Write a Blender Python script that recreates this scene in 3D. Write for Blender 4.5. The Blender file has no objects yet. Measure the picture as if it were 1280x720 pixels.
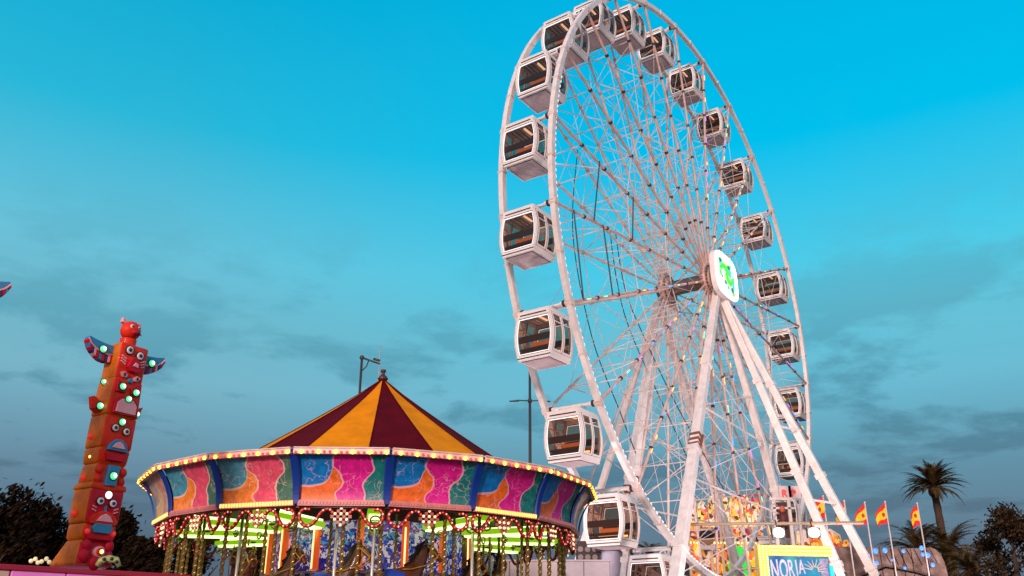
import bpy, math, random
from mathutils import Vector, Matrix
PI = math.pi
rnd = random.Random(7)
sc = bpy.context.scene
COL = sc.collection

# ------------------------------------------------------------------ camera
F, PITCH, ROLL, EYE = 1093.0, 0.389, 0.005, 1.6
cam_d = bpy.data.cameras.new('camera')
cam_d.sensor_width = 36.0
cam_d.lens = 36.0 * F / 1280.0
cam_d.clip_start, cam_d.clip_end = 0.1, 6000
cam = bpy.data.objects.new('camera', cam_d)
COL.objects.link(cam)
cam.location = (0, 0, EYE)
cam.matrix_world = Matrix.Translation((0, 0, EYE)) @ Matrix.Rotation(PI/2 + PITCH, 4, 'X') @ Matrix.Rotation(ROLL, 4, 'Z')
sc.camera = cam

# ------------------------------------------------------------------ world: dusk sky
SUN_EL, SUN_AZ = math.radians(16), math.radians(197)      # low evening sun behind the camera, a little to the left
world = bpy.data.worlds.new("World")
sc.world = world
world.use_nodes = True
nt = world.node_tree
nt.nodes.clear()
def N(tree, typ, **kw):
    n = tree.nodes.new(typ)
    for k, v in kw.items():
        setattr(n, k, v)
    return n
def ramp(tree, stops, interp='LINEAR'):
    r = tree.nodes.new('ShaderNodeValToRGB')
    r.color_ramp.interpolation = interp
    e = r.color_ramp.elements
    while len(e) > 1: e.remove(e[-1])
    e[0].position = stops[0][0]; e[0].color = (*stops[0][1], 1)
    for p, c in stops[1:]:
        x = e.new(p); x.color = (*c, 1)
    return r
def math_n(tree, op, a, b=None, c=None, clamp=False):
    n = tree.nodes.new('ShaderNodeMath'); n.operation = op; n.use_clamp = clamp
    for i, v in enumerate((a, b, c)):
        if v is None: continue
        if isinstance(v, (int, float)): n.inputs[i].default_value = v
        else: tree.links.new(v, n.inputs[i])
    return n.outputs[0]
def mixc(tree, fac, a, b, mode='MIX'):
    n = tree.nodes.new('ShaderNodeMix'); n.data_type = 'RGBA'; n.blend_type = mode
    for i, v in ((0, fac), (6, a), (7, b)):
        if isinstance(v, (int, float)): n.inputs[i].default_value = v
        elif isinstance(v, tuple): n.inputs[i].default_value = (*v, 1) if len(v) == 3 else v
        else: tree.links.new(v, n.inputs[i])
    return n.outputs[2]
tc = N(nt, 'ShaderNodeTexCoord')
sep = N(nt, 'ShaderNodeSeparateXYZ'); nt.links.new(tc.outputs['Generated'], sep.inputs[0])
# clear dusk sky by elevation (sine of elevation)
SKY = [(0.0, (.110, .125, .170)), (.10, (.125, .175, .245)), (.17, (.125, .270, .365)), (.26, (.150, .490, .640)), (.32, (.125, .530, .680)),
       (.39, (.070, .590, .800)), (.51, (.0, .520, .840)), (.66, (.0, .450, .770)), (1.0, (.002, .27, .52))]
r = ramp(nt, SKY); nt.links.new(sep.outputs[2], r.inputs[0])
# left part of the sky is hazier and greyer
leftw = math_n(nt, 'MULTIPLY', math_n(nt, 'SUBTRACT', .10, sep.outputs[0]), 2.2, clamp=True)
hz = ramp(nt, [(0.0, (.080, .095, .130)), (.10, (.095, .130, .190)), (.17, (.140, .255, .350)), (.26, (.190, .450, .570)), (.32, (.160, .460, .580)), (.39, (.140, .530, .690)), (.51, (.022, .470, .690)), (.66, (.0, .385, .640)), (1, (.0, .27, .5))])
nt.links.new(sep.outputs[2], hz.inputs[0])
c0 = mixc(nt, leftw, r.outputs[0], hz.outputs[0])
# clouds: stretched noise on a plane overhead
zc = math_n(nt, 'ADD', math_n(nt, 'MAXIMUM', sep.outputs[2], 0.0), .12)
cmb = N(nt, 'ShaderNodeCombineXYZ')
nt.links.new(math_n(nt, 'DIVIDE', sep.outputs[0], zc), cmb.inputs[0])
nt.links.new(math_n(nt, 'MULTIPLY', math_n(nt, 'DIVIDE', sep.outputs[1], zc), 1.0), cmb.inputs[1])
n1 = N(nt, 'ShaderNodeTexNoise'); n1.inputs['Scale'].default_value = 1.75; n1.inputs['Detail'].default_value = 7
n1.inputs['Roughness'].default_value = .60; n1.inputs['Distortion'].default_value = .2
nt.links.new(cmb.outputs[0], n1.inputs['Vector'])
cl = ramp(nt, [(.50, (0, 0, 0)), (.585, (1, 1, 1))]); nt.links.new(n1.outputs[0], cl.inputs[0])
low = ramp(nt, [(.0, (.9, .9, .9)), (.20, (.8, .8, .8)), (.32, (.6,)*3), (.38, (.4,)*3), (.45, (.05,)*3), (.7, (0, 0, 0))])
nt.links.new(sep.outputs[2], low.inputs[0])
cf = math_n(nt, 'MULTIPLY', math_n(nt, 'MULTIPLY', cl.outputs[0], low.outputs[0]), .95)
ccol = ramp(nt, [(0, (.105, .115, .160)), (.15, (.090, .150, .215)), (.24, (.075, .240, .335)), (.32, (.085, .320, .430)), (.4, (.09, .38, .50))])
nt.links.new(sep.outputs[2], ccol.inputs[0])
c1 = mixc(nt, cf, c0, ccol.outputs[0])
# thin bright veils
n2 = N(nt, 'ShaderNodeTexNoise'); n2.inputs['Scale'].default_value = .6; n2.inputs['Detail'].default_value = 5
nt.links.new(cmb.outputs[0], n2.inputs['Vector'])
v = ramp(nt, [(.5, (0, 0, 0)), (.75, (.35, .35, .35))]); nt.links.new(n2.outputs[0], v.inputs[0])
mid = ramp(nt, [(.1, (0, 0, 0)), (.3, (1, 1, 1)), (.40, (.5,)*3), (.48, (0, 0, 0))]); nt.links.new(sep.outputs[2], mid.inputs[0])
c2 = mixc(nt, math_n(nt, 'MULTIPLY', v.outputs[0], mid.outputs[0]), c1, (.20, .50, .62))
# sunset glow added to the unseen sky behind the camera, lighting what faces it
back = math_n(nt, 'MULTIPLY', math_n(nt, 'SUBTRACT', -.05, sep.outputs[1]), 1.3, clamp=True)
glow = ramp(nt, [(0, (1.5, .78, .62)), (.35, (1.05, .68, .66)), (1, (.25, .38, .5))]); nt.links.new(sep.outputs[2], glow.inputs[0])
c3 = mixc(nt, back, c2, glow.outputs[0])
# a real sky texture adds the physical part of the dome
sky = N(nt, 'ShaderNodeTexSky', sky_type='NISHITA', sun_disc=False)
sky.sun_elevation = SUN_EL; sky.sun_rotation = SUN_AZ
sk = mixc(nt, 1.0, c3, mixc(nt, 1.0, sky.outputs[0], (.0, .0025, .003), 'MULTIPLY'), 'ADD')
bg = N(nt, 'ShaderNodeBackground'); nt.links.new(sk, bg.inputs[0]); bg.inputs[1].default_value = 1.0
wo = N(nt, 'ShaderNodeOutputWorld'); nt.links.new(bg.outputs[0], wo.inputs[0])

sun_d = bpy.data.lights.new('sun', 'SUN'); sun_d.energy = 2.5; sun_d.angle = math.radians(8); sun_d.color = (1, .78, .70)
sun = bpy.data.objects.new('sun', sun_d); COL.objects.link(sun)
# direction the sun is in: azimuth measured clockwise from +Y
sdir = Vector((math.sin(SUN_AZ)*math.cos(SUN_EL), math.cos(SUN_AZ)*math.cos(SUN_EL), math.sin(SUN_EL)))
sun.rotation_euler = sdir.to_track_quat('Z', 'Y').to_euler()

sc.view_settings.view_transform = 'Standard'
sc.view_settings.look = 'None'
sc.view_settings.exposure = 0.0
sc.view_settings.gamma = 1.0
sc.cycles.max_bounces = 8
sc.cycles.transparent_max_bounces = 16
sc.cycles.sample_clamp_indirect = 4.0

# ------------------------------------------------------------------ measuring helpers (photo is 1280 x 720)
def ray(px, py):
    x, u = (px-640)/F, -(py-360)/F
    c, s = math.cos(-ROLL), math.sin(-ROLL)
    x, u = c*x + s*u, -s*x + c*u
    return Vector((x, math.cos(PITCH) - u*math.sin(PITCH), math.sin(PITCH) + u*math.cos(PITCH)))
def atY(px, py, Y):
    d = ray(px, py); return Vector((0, 0, EYE)) + d*(Y/d.y)
def atZ(px, py, Z):
    d = ray(px, py); return Vector((0, 0, EYE)) + d*((Z-EYE)/d.z)
def proj(P):
    P = Vector(P) - Vector((0, 0, EYE))
    dep = P.y*math.cos(PITCH) + P.z*math.sin(PITCH); u = -P.y*math.sin(PITCH) + P.z*math.cos(PITCH)
    sx, sy = P.x*F/dep, -u*F/dep
    c, s = math.cos(ROLL), math.sin(ROLL)
    return 640 + c*sx - s*sy, 360 + s*sx + c*sy

# ------------------------------------------------------------------ materials
MATS = {}
def mat(name, col, rough=.5, metal=0., emit=None, es=0., var=0., vscale=3., coat=0., bump=0., spec=.5):
    if name in MATS: return MATS[name]
    m = bpy.data.materials.new(name); m.use_nodes = True
    t = m.node_tree; b = t.nodes['Principled BSDF']
    b.inputs['Base Color'].default_value = (*col, 1)
    b.inputs['Roughness'].default_value = rough
    b.inputs['Metallic'].default_value = metal
    b.inputs['Coat Weight'].default_value = coat
    b.inputs['Specular IOR Level'].default_value = spec
    if emit:
        b.inputs['Emission Color'].default_value = (*emit, 1); b.inputs['Emission Strength'].default_value = es
    if var > 0 or bump > 0:
        tcn = N(t, 'ShaderNodeTexCoord'); no = N(t, 'ShaderNodeTexNoise')
        no.inputs['Scale'].default_value = vscale; no.inputs['Detail'].default_value = 6; no.inputs['Roughness'].default_value = .65
        t.links.new(tcn.outputs['Object'], no.inputs['Vector'])
        if var > 0:
            rr = ramp(t, [(.32, tuple(max(0, c*(1-var)) for c in col)), (.6, col)])
            t.links.new(no.outputs[0], rr.inputs[0]); t.links.new(rr.outputs[0], b.inputs['Base Color'])
        if bump > 0:
            bp = N(t, 'ShaderNodeBump'); bp.inputs['Strength'].default_value = bump; bp.inputs['Distance'].default_value = .02
            t.links.new(no.outputs[0], bp.inputs['Height']); t.links.new(bp.outputs[0], b.inputs['Normal'])
    MATS[name] = m
    return m
def emat(name, col, es):
    return mat(name, tuple(min(1, c) for c in col), .4, 0, col, es)

# ------------------------------------------------------------------ mesh builder
class MB:
    def __init__(s): s.v = []; s.f = []; s.m = []; s.uv = {}
    def add(s, vs, fs, mi=0):
        o = len(s.v); s.v += [tuple(p) for p in vs]
        for f in fs: s.f.append(tuple(i+o for i in f)); s.m.append(mi)
        return s
    def box(s, x0, x1, y0, y1, z0, z1, mi=0):
        vs = [(x, y, z) for z in (z0, z1) for y in (y0, y1) for x in (x0, x1)]
        return s.add(vs, [(0,2,3,1),(4,5,7,6),(0,1,5,4),(2,6,7,3),(0,4,6,2),(1,3,7,5)], mi)
    def bar(s, a, b, w, h=None, up=(0,0,1), mi=0, w2=None, h2=None):
        a, b = Vector(a), Vector(b); h = w if h is None else h
        w2 = w if w2 is None else w2; h2 = h if h2 is None else h2
        d = (b-a).normalized(); up = Vector(up)
        sx = d.cross(up)
        if sx.length < 1e-4: sx = d.cross(Vector((1,0,0)))
        sx.normalize(); sy = sx.cross(d)
        vs = []
        for p, ww, hh in ((a, w, h), (b, w2, h2)):
            for i, j in ((-1,-1),(1,-1),(1,1),(-1,1)): vs.append(p + sx*i*ww/2 + sy*j*hh/2)
        return s.add(vs, [(0,3,2,1),(4,5,6,7),(0,1,5,4),(1,2,6,5),(2,3,7,6),(3,0,4,7)], mi)
    def tube(s, pts, r, n=6, closed=False, mi=0, caps=True):
        pts = [Vector(p) for p in pts]; L = len(pts); vs = []; prev = None
        for i, p in enumerate(pts):
            if closed: t = pts[(i+1) % L] - pts[i-1]
            else: t = pts[min(i+1, L-1)] - pts[max(i-1, 0)]
            t.normalize()
            if prev is None:
                a = t.cross(Vector((0,0,1)))
                if a.length < .05: a = t.cross(Vector((1,0,0)))
            else: a = prev - t*prev.dot(t)
            a.normalize(); prev = a; b = t.cross(a)
            rr = r[i] if isinstance(r, (list, tuple)) else r
            for k in range(n):
                q = 2*PI*k/n + PI/n; vs.append(p + a*math.cos(q)*rr + b*math.sin(q)*rr)
        fs = []
        for i in range(L if closed else L-1):
            j = (i+1) % L
            for k in range(n): fs.append((i*n+k, i*n+(k+1)%n, j*n+(k+1)%n, j*n+k))
        if caps and not closed:
            fs.append(tuple(range(n))[::-1]); fs.append(tuple((L-1)*n+k for k in range(n)))
        return s.add(vs, fs, mi)
    def lathe(s, prof, n=24, c=(0,0), mi=0, ph=0):
        vs = []; m = len(prof)
        for k in range(n):
            q = 2*PI*k/n + ph
            for r_, z in prof: vs.append((c[0]+r_*math.cos(q), c[1]+r_*math.sin(q), z))
        fs = [(k*m+i, ((k+1)%n)*m+i, ((k+1)%n)*m+i+1, k*m+i+1) for k in range(n) for i in range(m-1)]
        return s.add(vs, fs, mi)
    def ball(s, c, r, n=8, m=5, mi=0, sc=(1,1,1)):
        vs = [(c[0], c[1], c[2]-r*sc[2])]
        for i in range(1, m):
            a = -PI/2 + PI*i/m
            for k in range(n):
                q = 2*PI*k/n
                vs.append((c[0]+r*sc[0]*math.cos(a)*math.cos(q), c[1]+r*sc[1]*math.cos(a)*math.sin(q), c[2]+r*sc[2]*math.sin(a)))
        vs.append((c[0], c[1], c[2]+r*sc[2]))
        T = len(vs)-1
        fs = [(0, 1+(k+1)%n, 1+k) for k in range(n)]
        for i in range(m-2):
            for k in range(n): fs.append((1+i*n+k, 1+i*n+(k+1)%n, 1+(i+1)*n+(k+1)%n, 1+(i+1)*n+k))
        fs += [(1+(m-2)*n+k, 1+(m-2)*n+(k+1)%n, T) for k in range(n)]
        return s.add(vs, fs, mi)
    def prism(s, poly, y0, y1, mi=0, inset=0.):
        # polygon in x,z (counter clockwise seen from -y), front face at y0
        n = len(poly)
        if inset:
            cx = sum(p[0] for p in poly)/n; cz = sum(p[1] for p in poly)/n
            def sh(p, k=inset):
                dx, dz = cx-p[0], cz-p[1]; L = math.hypot(dx, dz) or 1
                return (p[0]+dx/L*k, p[1]+dz/L*k)
            fr = [sh(p) for p in poly]
            vs = [(x, y0, z) for x, z in fr] + [(x, y0 + (inset if y1 > y0 else -inset), z) for x, z in poly] + [(x, y1, z) for x, z in poly]
            fs = [tuple(range(n)), tuple(range(2*n, 3*n))[::-1]]
            for i in range(n):
                j = (i+1) % n; fs += [(i, n+i, n+j, j), (n+i, 2*n+i, 2*n+j, n+j)]
            return s.add(vs, fs, mi)
        vs = [(x, y0, z) for x, z in poly] + [(x, y1, z) for x, z in poly]
        fs = [tuple(range(n)), tuple(range(n, 2*n))[::-1]] + [(i, n+i, n+(i+1)%n, (i+1)%n) for i in range(n)]
        return s.add(vs, fs, mi)
    def build(s, name, mats, parent=None, smooth=False, uvs=None, M=None):
        me = bpy.data.meshes.new(name); me.from_pydata(s.v, [], s.f)
        if M is not None: me.transform(M)
        if not isinstance(mats, (list, tuple)): mats = [mats]
        for m in mats: me.materials.append(m)
        me.polygons.foreach_set('material_index', s.m)
        if smooth: me.polygons.foreach_set('use_smooth', [True]*len(s.f))
        if uvs:
            l = me.uv_layers.new(name='UVMap')
            for lp in me.loops: l.data[lp.index].uv = uvs[lp.vertex_index]
        me.update()
        o = bpy.data.objects.new(name, me); COL.objects.link(o)
        if parent is not None: o.parent = parent
        return o
def sharp(o, ang=35):
    me = o.data; me.polygons.foreach_set('use_smooth', [True]*len(me.polygons))
    try: me.set_sharp_from_angle(angle=math.radians(ang))
    except Exception: pass
    return o
def bevel(o, w, seg=2):
    b = o.modifiers.new('bevel', 'BEVEL'); b.width = w; b.segments = seg; b.limit_method = 'ANGLE'; b.angle_limit = math.radians(40)
    return o
def empty(name, loc=(0,0,0), rz=0.):
    o = bpy.data.objects.new(name, None); COL.objects.link(o); o.empty_display_size = .3
    o.location = loc; o.rotation_euler = (0, 0, rz); return o
def tag(o, label=None, cat=None, group=None, kind=None):
    if label: o['label'] = label
    if cat: o['category'] = cat
    if group: o['group'] = group
    if kind: o['kind'] = kind
    return o
KIDS = {}
def copy_tree(o, parent=None):
    c = o.copy(); COL.objects.link(c); c.parent = parent
    if 'label' in c and parent is None: pass
    for ch in list(o.children): copy_tree(ch, c)
    return c
def lin(r, g, b):
    f = lambda c: (c/255/12.92) if c/255 <= .04045 else ((c/255+.055)/1.055)**2.4
    return (f(r), f(g), f(b))

# shared materials
WHITE = mat('white_steel_paint', (.86, .78, .74), .42, .0, var=.22, vscale=2.5)
WHITE2 = mat('gondola_shell_paint', (.86, .80, .77), .35, .0, var=.10, vscale=2.)
ROSE = mat('spoke_paint', (.70, .47, .40), .5, .0, var=.4, vscale=1.5)
LATT = mat('lattice_steel', (.78, .62, .56), .5, .0, var=.3, vscale=2)
DARK = mat('dark_steel', (.03, .025, .028), .55)
CABLE = mat('black_cable', (.01, .02, .03), .6)
YEL_B = emat('amber_bulb', (1, .62, .06), 3.2)
RED_B = emat('red_bulb', (1, .07, .03), 1.0)
WARM_B = emat('warm_bulb', (1, .80, .42), 3.0)
# ================================================================== setting
MB().box(-900, 900, -400, 1500, -.5, 0).build('ground', mat('asphalt', (.055, .052, .05), .85, var=.4, vscale=.3, bump=.3))
tag(bpy.data.objects['ground'], kind='structure')

# ================================================================== ferris wheel
HX, HY, HZ = 10.854, 44.376, 18.705 + EYE
AZ, PH, R, GAP = .954, 3.530, 16.0, 2.5
wheel = empty('ferris_wheel', (HX, HY, 0), AZ)
tag(wheel, 'tall white ferris wheel with lit square hub sign, right of the striped carousel', 'ferris wheel')
# local frame: x along the wheel's plane (away to the right), -y towards the near side
WM = Matrix.Translation((HX, HY, 0)) @ Matrix.Rotation(AZ, 4, 'Z'); WI = WM.inverted()
def wp(t, r, y): return (r*math.cos(t), y, HZ + r*math.sin(t))
def kt(k): return PH - k*2*PI/24
NSEG = 24*5
def ring_mesh(y0, y1, r0, r1):
    mb = MB(); vs = []; fs = []
    for i in range(NSEG):
        t = 2*PI*i/NSEG + PH
        vs += [wp(t, r0, y0), wp(t, r1, y0), wp(t, r1, y1), wp(t, r0, y1)]
    for i in range(NSEG):
        a, b = i*4, ((i+1) % NSEG)*4
        for k in range(4): fs.append((a+k, b+k, b+(k+1)%4, a+(k+1)%4))
    return mb.add(vs, fs)
LEDW = emat('white_led', (1, .94, .96), .8)
for yy, nm in ((0, 'near'), (GAP, 'far')):
    rim = sharp(ring_mesh(yy-.11, yy+.11, R-.13, R+.13).build('rim', WHITE, wheel))
    for k in range(24):                                        # bolted flange collars where the rim pieces meet
        for off in (0, .5):
            cl = MB(); t = kt(k+off); w_ = .10 if off else .22
            a, b = Vector(wp(t-w_/R/2, R, yy)), Vector(wp(t+w_/R/2, R, yy))
            cl.bar(a, b, .26, .31, up=(0, 1, 0))
            if not off:
                for q in (-1, 1): cl.tube([Vector(wp(t+q*.009, R, yy-.15)), Vector(wp(t+q*.009, R, yy+.15))], .035, 6)
            cl.build('rim_joint', LATT, rim)
    st = MB()
    for i in (range(24*14)):                                     # row of small lamps along the inner edge of the rim
        kk = (-i/14) % 24
        if yy or not (kk < 2.6 or kk > 19.5): continue       # the lamps are lit on the lower left only
        t = PH + 2*PI*i/(24*14)
        a = Vector(wp(t-.0036, R-.195, yy-.02)); b = Vector(wp(t+.0036, R-.195, yy-.02))
        st.bar(a, b, .09, .10, up=(0, 1, 0))
    if st.v: st.build('light_strip', LEDW, rim)
# hub drums and axle
h = MB(); h.tube([(0, -.35, HZ), (0, GAP+.55, HZ)], .42, 14)
ax = sharp(h.build('axle', mat('axle_steel', (.16, .11, .09), .5, .3, var=.5), wheel))
for yy in (0, GAP):
    h = MB(); h.tube([(0, yy-.14, HZ), (0, yy+.14, HZ)], .95, 24); h.tube([(0, yy-.22, HZ), (0, yy+.22, HZ)], .55, 20)
    hp = sharp(h.build('hub_plate', ROSE, wheel))
    bl = MB()
    for i in range(24): bl.tube([Vector(wp(2*PI*i/24, .8, yy-.20)), Vector(wp(2*PI*i/24, .8, yy+.20))], .04, 6)
    bl.build('hub_bolts', DARK, hp)
# spokes: a chord to either rim with zigzag lacing between them
GEL = [emat('led_blue', (.05, .35, 1), 1.2), emat('led_mint', (.2, 1, .6), 1.0), emat('led_amber', (1, .6, .15), 1.0), emat('led_violet', (.45, .2, 1), 1.1)]
for k in range(24):
    t = kt(k)
    for yy, dk in ((0, 0), (GAP, 1)):
        sp = MB(); sp.tube([Vector(wp(t, .75, yy)), Vector(wp(t, R-.16, yy))], .068 if yy == 0 else .06, 8)
        spo = sp.build('spoke', ROSE if yy == 0 else LATT, wheel); sharp(spo, 50)
        jo = MB()
        for r_ in (3.4, 5.4, 7.4, 9.4, 11.6, 13.6): jo.tube([Vector(wp(t, r_-.06, yy)), Vector(wp(t, r_+.06, yy))], .095, 8)
        sharp(jo.build('spoke_collar', DARK if yy == 0 else ROSE, spo), 50)
        if yy == 0 and k not in (1, 2, 3, 4, 5, 6, 7):
            le = MB()
            for i in range(16):
                if rnd.random() < .45:
                    r_ = 2.0 + i*.82 + rnd.random()*.2
                    mi = rnd.choice((0, 1, 2, 0, 3, 2))
                    le.bar(Vector(wp(t, r_, yy-.085)), Vector(wp(t, r_+rnd.uniform(.18, .5), yy-.085)), .05, .03, up=(0, 1, 0), mi=mi)
            if le.v: le.build('led_strip', GEL, spo)
    la = MB(); rs = [2.0, 3.4, 5.4, 7.4, 9.4, 11.6, 13.6, 15.6]
    for i in range(len(rs)-1):
        y0, y1 = ((0, GAP) if i % 2 else (GAP, 0))
        la.tube([Vector(wp(t, rs[i], y0)), Vector(wp(t, rs[i+1], y1))], .022, 5)
        if i: la.tube([Vector(wp(t, rs[i], 0)), Vector(wp(t, rs[i], GAP))], .026, 5)
    # wires to the next spoke, in both planes
    t2 = kt(k+1)
    for yy in (0, GAP):
        for ra, rb in ((2.2, 5.4), (5.4, 2.2), (5.4, 9.4), (9.4, 5.4), (9.4, 13.6), (13.6, 9.4)):
            la.tube([Vector(wp(t, ra, yy)), Vector(wp(t2, rb, yy))], .013, 4)
        for rr_ in (5.4, 9.4):
            la.tube([Vector(wp(t, rr_, yy)), Vector(wp(t2, rr_, yy))], .020 if rr_ < 13 else .026, 5)
    # diagonal wires across the drum
    for ra in (5.4, 9.4):
        la.tube([Vector(wp(t, ra, 0)), Vector(wp(t2, ra+2.2, GAP))], .011, 4)
        la.tube([Vector(wp(t, ra+2.2, GAP)), Vector(wp(t2, ra+4, 0))], .011, 4)
    la.tube([Vector(wp(t, R-.1, .1)), Vector(wp(t, R-.1, GAP-.1))], .05, 6)      # cross tube that carries the cabin
    la.build('spoke_lacing', LATT, wheel)
# dark junction rods hanging between upper left spokes
for k, ra, rb in ((1, 14.6, 15.0), (2, 12.2, 12.9), (1, 12.1, 12.3), (2, 9.0, 9.3)):
    MB().tube([Vector(wp(kt(k), ra, -.1)), Vector(wp(kt(k-1), rb, -.1))], .03, 6).build('spoke_tie', DARK, wheel)
# hub sign
sg = empty('hub_sign', (0, 0, 0)); sg.parent = wheel
SW, SH, SY = 1.55, 1.30, -1.0
def squircle(hw, hh, n=48, p=3.6, cx=0., cz=HZ):
    out = []
    for i in range(n):
        a = 2*PI*i/n; c, s_ = math.cos(a), math.sin(a)
        out.append((cx + hw*math.copysign(abs(c)**(2/p), c), cz + hh*math.copysign(abs(s_)**(2/p), s_)))
    return out
MB().prism(squircle(SW, SH), SY, SY+.28, inset=.03).build('sign_case', WHITE2, sg)
MB().prism(squircle(SW*.9, SH*.9), SY-.012, SY+.02).build('sign_face', emat('sign_lit_white', (.80, 1, .88), .62), sg)
gs = MB()
fr = squircle(SW*.96, SH*.96); gs.tube([(x, SY-.02, z) for x, z in fr], .035, 6, closed=True)
gs.build('sign_neon', emat('neon_white', (1, .95, .92), 1.1), sg)
lg = MB()
gm = [emat('sign_green', (.06, .75, .06), .8), emat('sign_darkgreen', (.01, .25, .05), .5), emat('sign_yellow', (.95, .95, .05), 1.), emat('sign_cyan', (.03, .6, .85), .8)]
def sblob(cx, cz, w, hh, mi, rot=0., n=14):
    P = []
    for i in range(n):
        a = 2*PI*i/n; x, z = w*math.cos(a), hh*math.sin(a)
        P.append((1.32*(cx + x*math.cos(rot)-z*math.sin(rot)), HZ + cz + x*math.sin(rot)+z*math.cos(rot)))
    lg.prism(P, SY-.024-.002*mi, SY-.013, mi)
S_ = [(-.42, .22), (-.30, .36), (-.10, .34), (.02, .18), (-.06, .02), (.06, -.14), (.26, -.2), (.42, -.08), (.40, .06)]
lg.tube([(x*1.75-.02, SY-.03, HZ+z*1.5-.05) for x, z in S_], .115, 6, mi=0)
sblob(-.55, .72, .16, .13, 1, .4); sblob(-.38, .58, .14, .1, 3, -.5); sblob(-.62, .55, .08, .11, 0)
sblob(.30, .62, .15, .12, 1, -.6); sblob(.42, .42, .13, .1, 3, .3); sblob(.18, .5, .08, .1, 0)
sblob(-.05, .62, .09, .24, 2, .1); sblob(.0, .40, .12, .10, 2)
sblob(.52, -.62, .13, .16, 1, .3); sblob(.66, -.35, .09, .2, 3, .1); sblob(.62, -.8, .1, .12, 0)
sblob(-.62, -.02, .09, .16, 0, .2); sblob(.34, .26, .15, .2, 0, .5); sblob(-.55, .30, .14, .12, 0, .3); sblob(-.1, -.05, .14, .10, 2, .3); sblob(.45, .75, .12, .09, 0, .2); sblob(-.15, -.42, .10, .12, 1, .5); sblob(.1, -.62, .07, .14, 0, -.4); sblob(.72, .15, .06, .14, 3, .1); sblob(-.5, -.2, .06, .06, 1)
lg.build('sign_logo', gm, sg)
lg = None
sp_ = MB(); sp_.tube([(0, SY+.25, HZ), (0, -.2, HZ)], .3, 12); sp_.build('sign_bracket', DARK, sg)

# legs
d_w = Vector((math.cos(AZ), math.sin(AZ), 0)); n_w = Vector((math.sin(AZ), -math.cos(AZ), 0))
def foot_on_line(top, dirv, px720):
    """ground point G + dirv*s whose leg crosses the photo's bottom edge at px720"""
    g0 = Vector((top.x, top.y, 0)); dirv = dirv.normalized()
    def x_at(s):
        ft = g0 + dirv*s; lo, hi = 0., 1.
        for _ in range(40):
            m = (lo+hi)/2
            if proj(top.lerp(ft, m))[1] < 720: lo = m
            else: hi = m
        return proj(top.lerp(ft, lo))[0]
    best = min((abs(x_at(i*.05)-px720), i*.05) for i in range(0, 400))
    return g0 + dirv*best[1]
def leg(top_y, dirv, px720, w, h, w2, h2, dz=0., channel=False, m=None, dx=0.):
    top = WM @ Vector((dx, max(-.45, top_y), HZ+dz-.5))
    ft = foot_on_line(top, dirv, px720)
    a, b = WI @ top, WI @ ft
    o = MB().bar(a, b, w, h, up=(0, 1, 0), w2=w2, h2=h2).build('support_leg', m or WHITE, wheel)
    bevel(o, .03, 2)
    d = (b-a)
    for q in (.28, .52, .74):
        fl = MB()
        p = a + d*q; ww = w+(w2-w)*q; hh = h+(h2-h)*q
        fl.bar(p-d.normalized()*.12, p+d.normalized()*.12, ww+.09, hh+.09, up=(0, 1, 0))
        fl.build('leg_flange', WHITE, o)
    if dirv.dot(d_w) < -.9:
        cb = MB(); p = a + d*(.5 if top_y < 0 else .56); sx_ = d.normalized()
        for j_ in (-.32, 0, .30): cb.bar(p+sx_*j_-sx_*.07, p+sx_*(j_+.07), (w+w2)/2*1.12, (h+h2)/2*1.12, up=(0, 1, 0))
        cb.bar(p-sx_*.4+Vector((.12, -(h+h2)/4-.05, 0)), p+sx_*.4+Vector((.02, -(h+h2)/4-.05, 0)), .09, .08, up=(0, 1, 0))
        cb.build('leg_clamp', mat('rusty_clamp', (.28, .09, .05), .7, var=.5, vscale=8), o)
    if channel:
        ch = MB()
        sx = d.normalized().cross(Vector((0, 1, 0))).normalized()
        sy = sx.cross(d.normalized())
        for q in (-.28, .28):
            for side in (-1, 1):
                p0 = a + d*.76 + sx*q*w2 + sy*side*(h2/2+.012); p1 = a + d*.985 + sx*q*w2 + sy*side*(h2/2+.012)
                ch.bar(p0, p1, .07, .03, up=(0, 1, 0))
        ch.build('leg_slot', DARK, o)
    MB().box(b.x-.8, b.x+.8, b.y-.8, b.y+.8, 0.01, .25).build('foot_plate', DARK, o)
    return b
fA = leg(-.62, -d_w + .15*n_w, 845, .33, .36, .44, .46)
fC = leg(-.62, d_w + .1*n_w, 1000, .30, .34, .42, .46)
fB1 = leg(-.62, n_w + .10*d_w, 1052, .28, .32, .36, .42, channel=True)
fB2 = leg(-.62, n_w + .55*d_w, 1094, .28, .32, .36, .42, channel=True)
fF1 = leg(GAP+.6, -n_w - .05*d_w, 717, .26, .3, .32, .36)
fF2 = leg(GAP+.6, -d_w - .35*n_w, 767, .30, .32, .36, .40)
fF3 = leg(GAP+.6, -d_w + .1*n_w, 780, .22, .26, .28, .32)
fF4 = leg(GAP+.6, d_w, 925, .34, .36, .42, .45)
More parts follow.
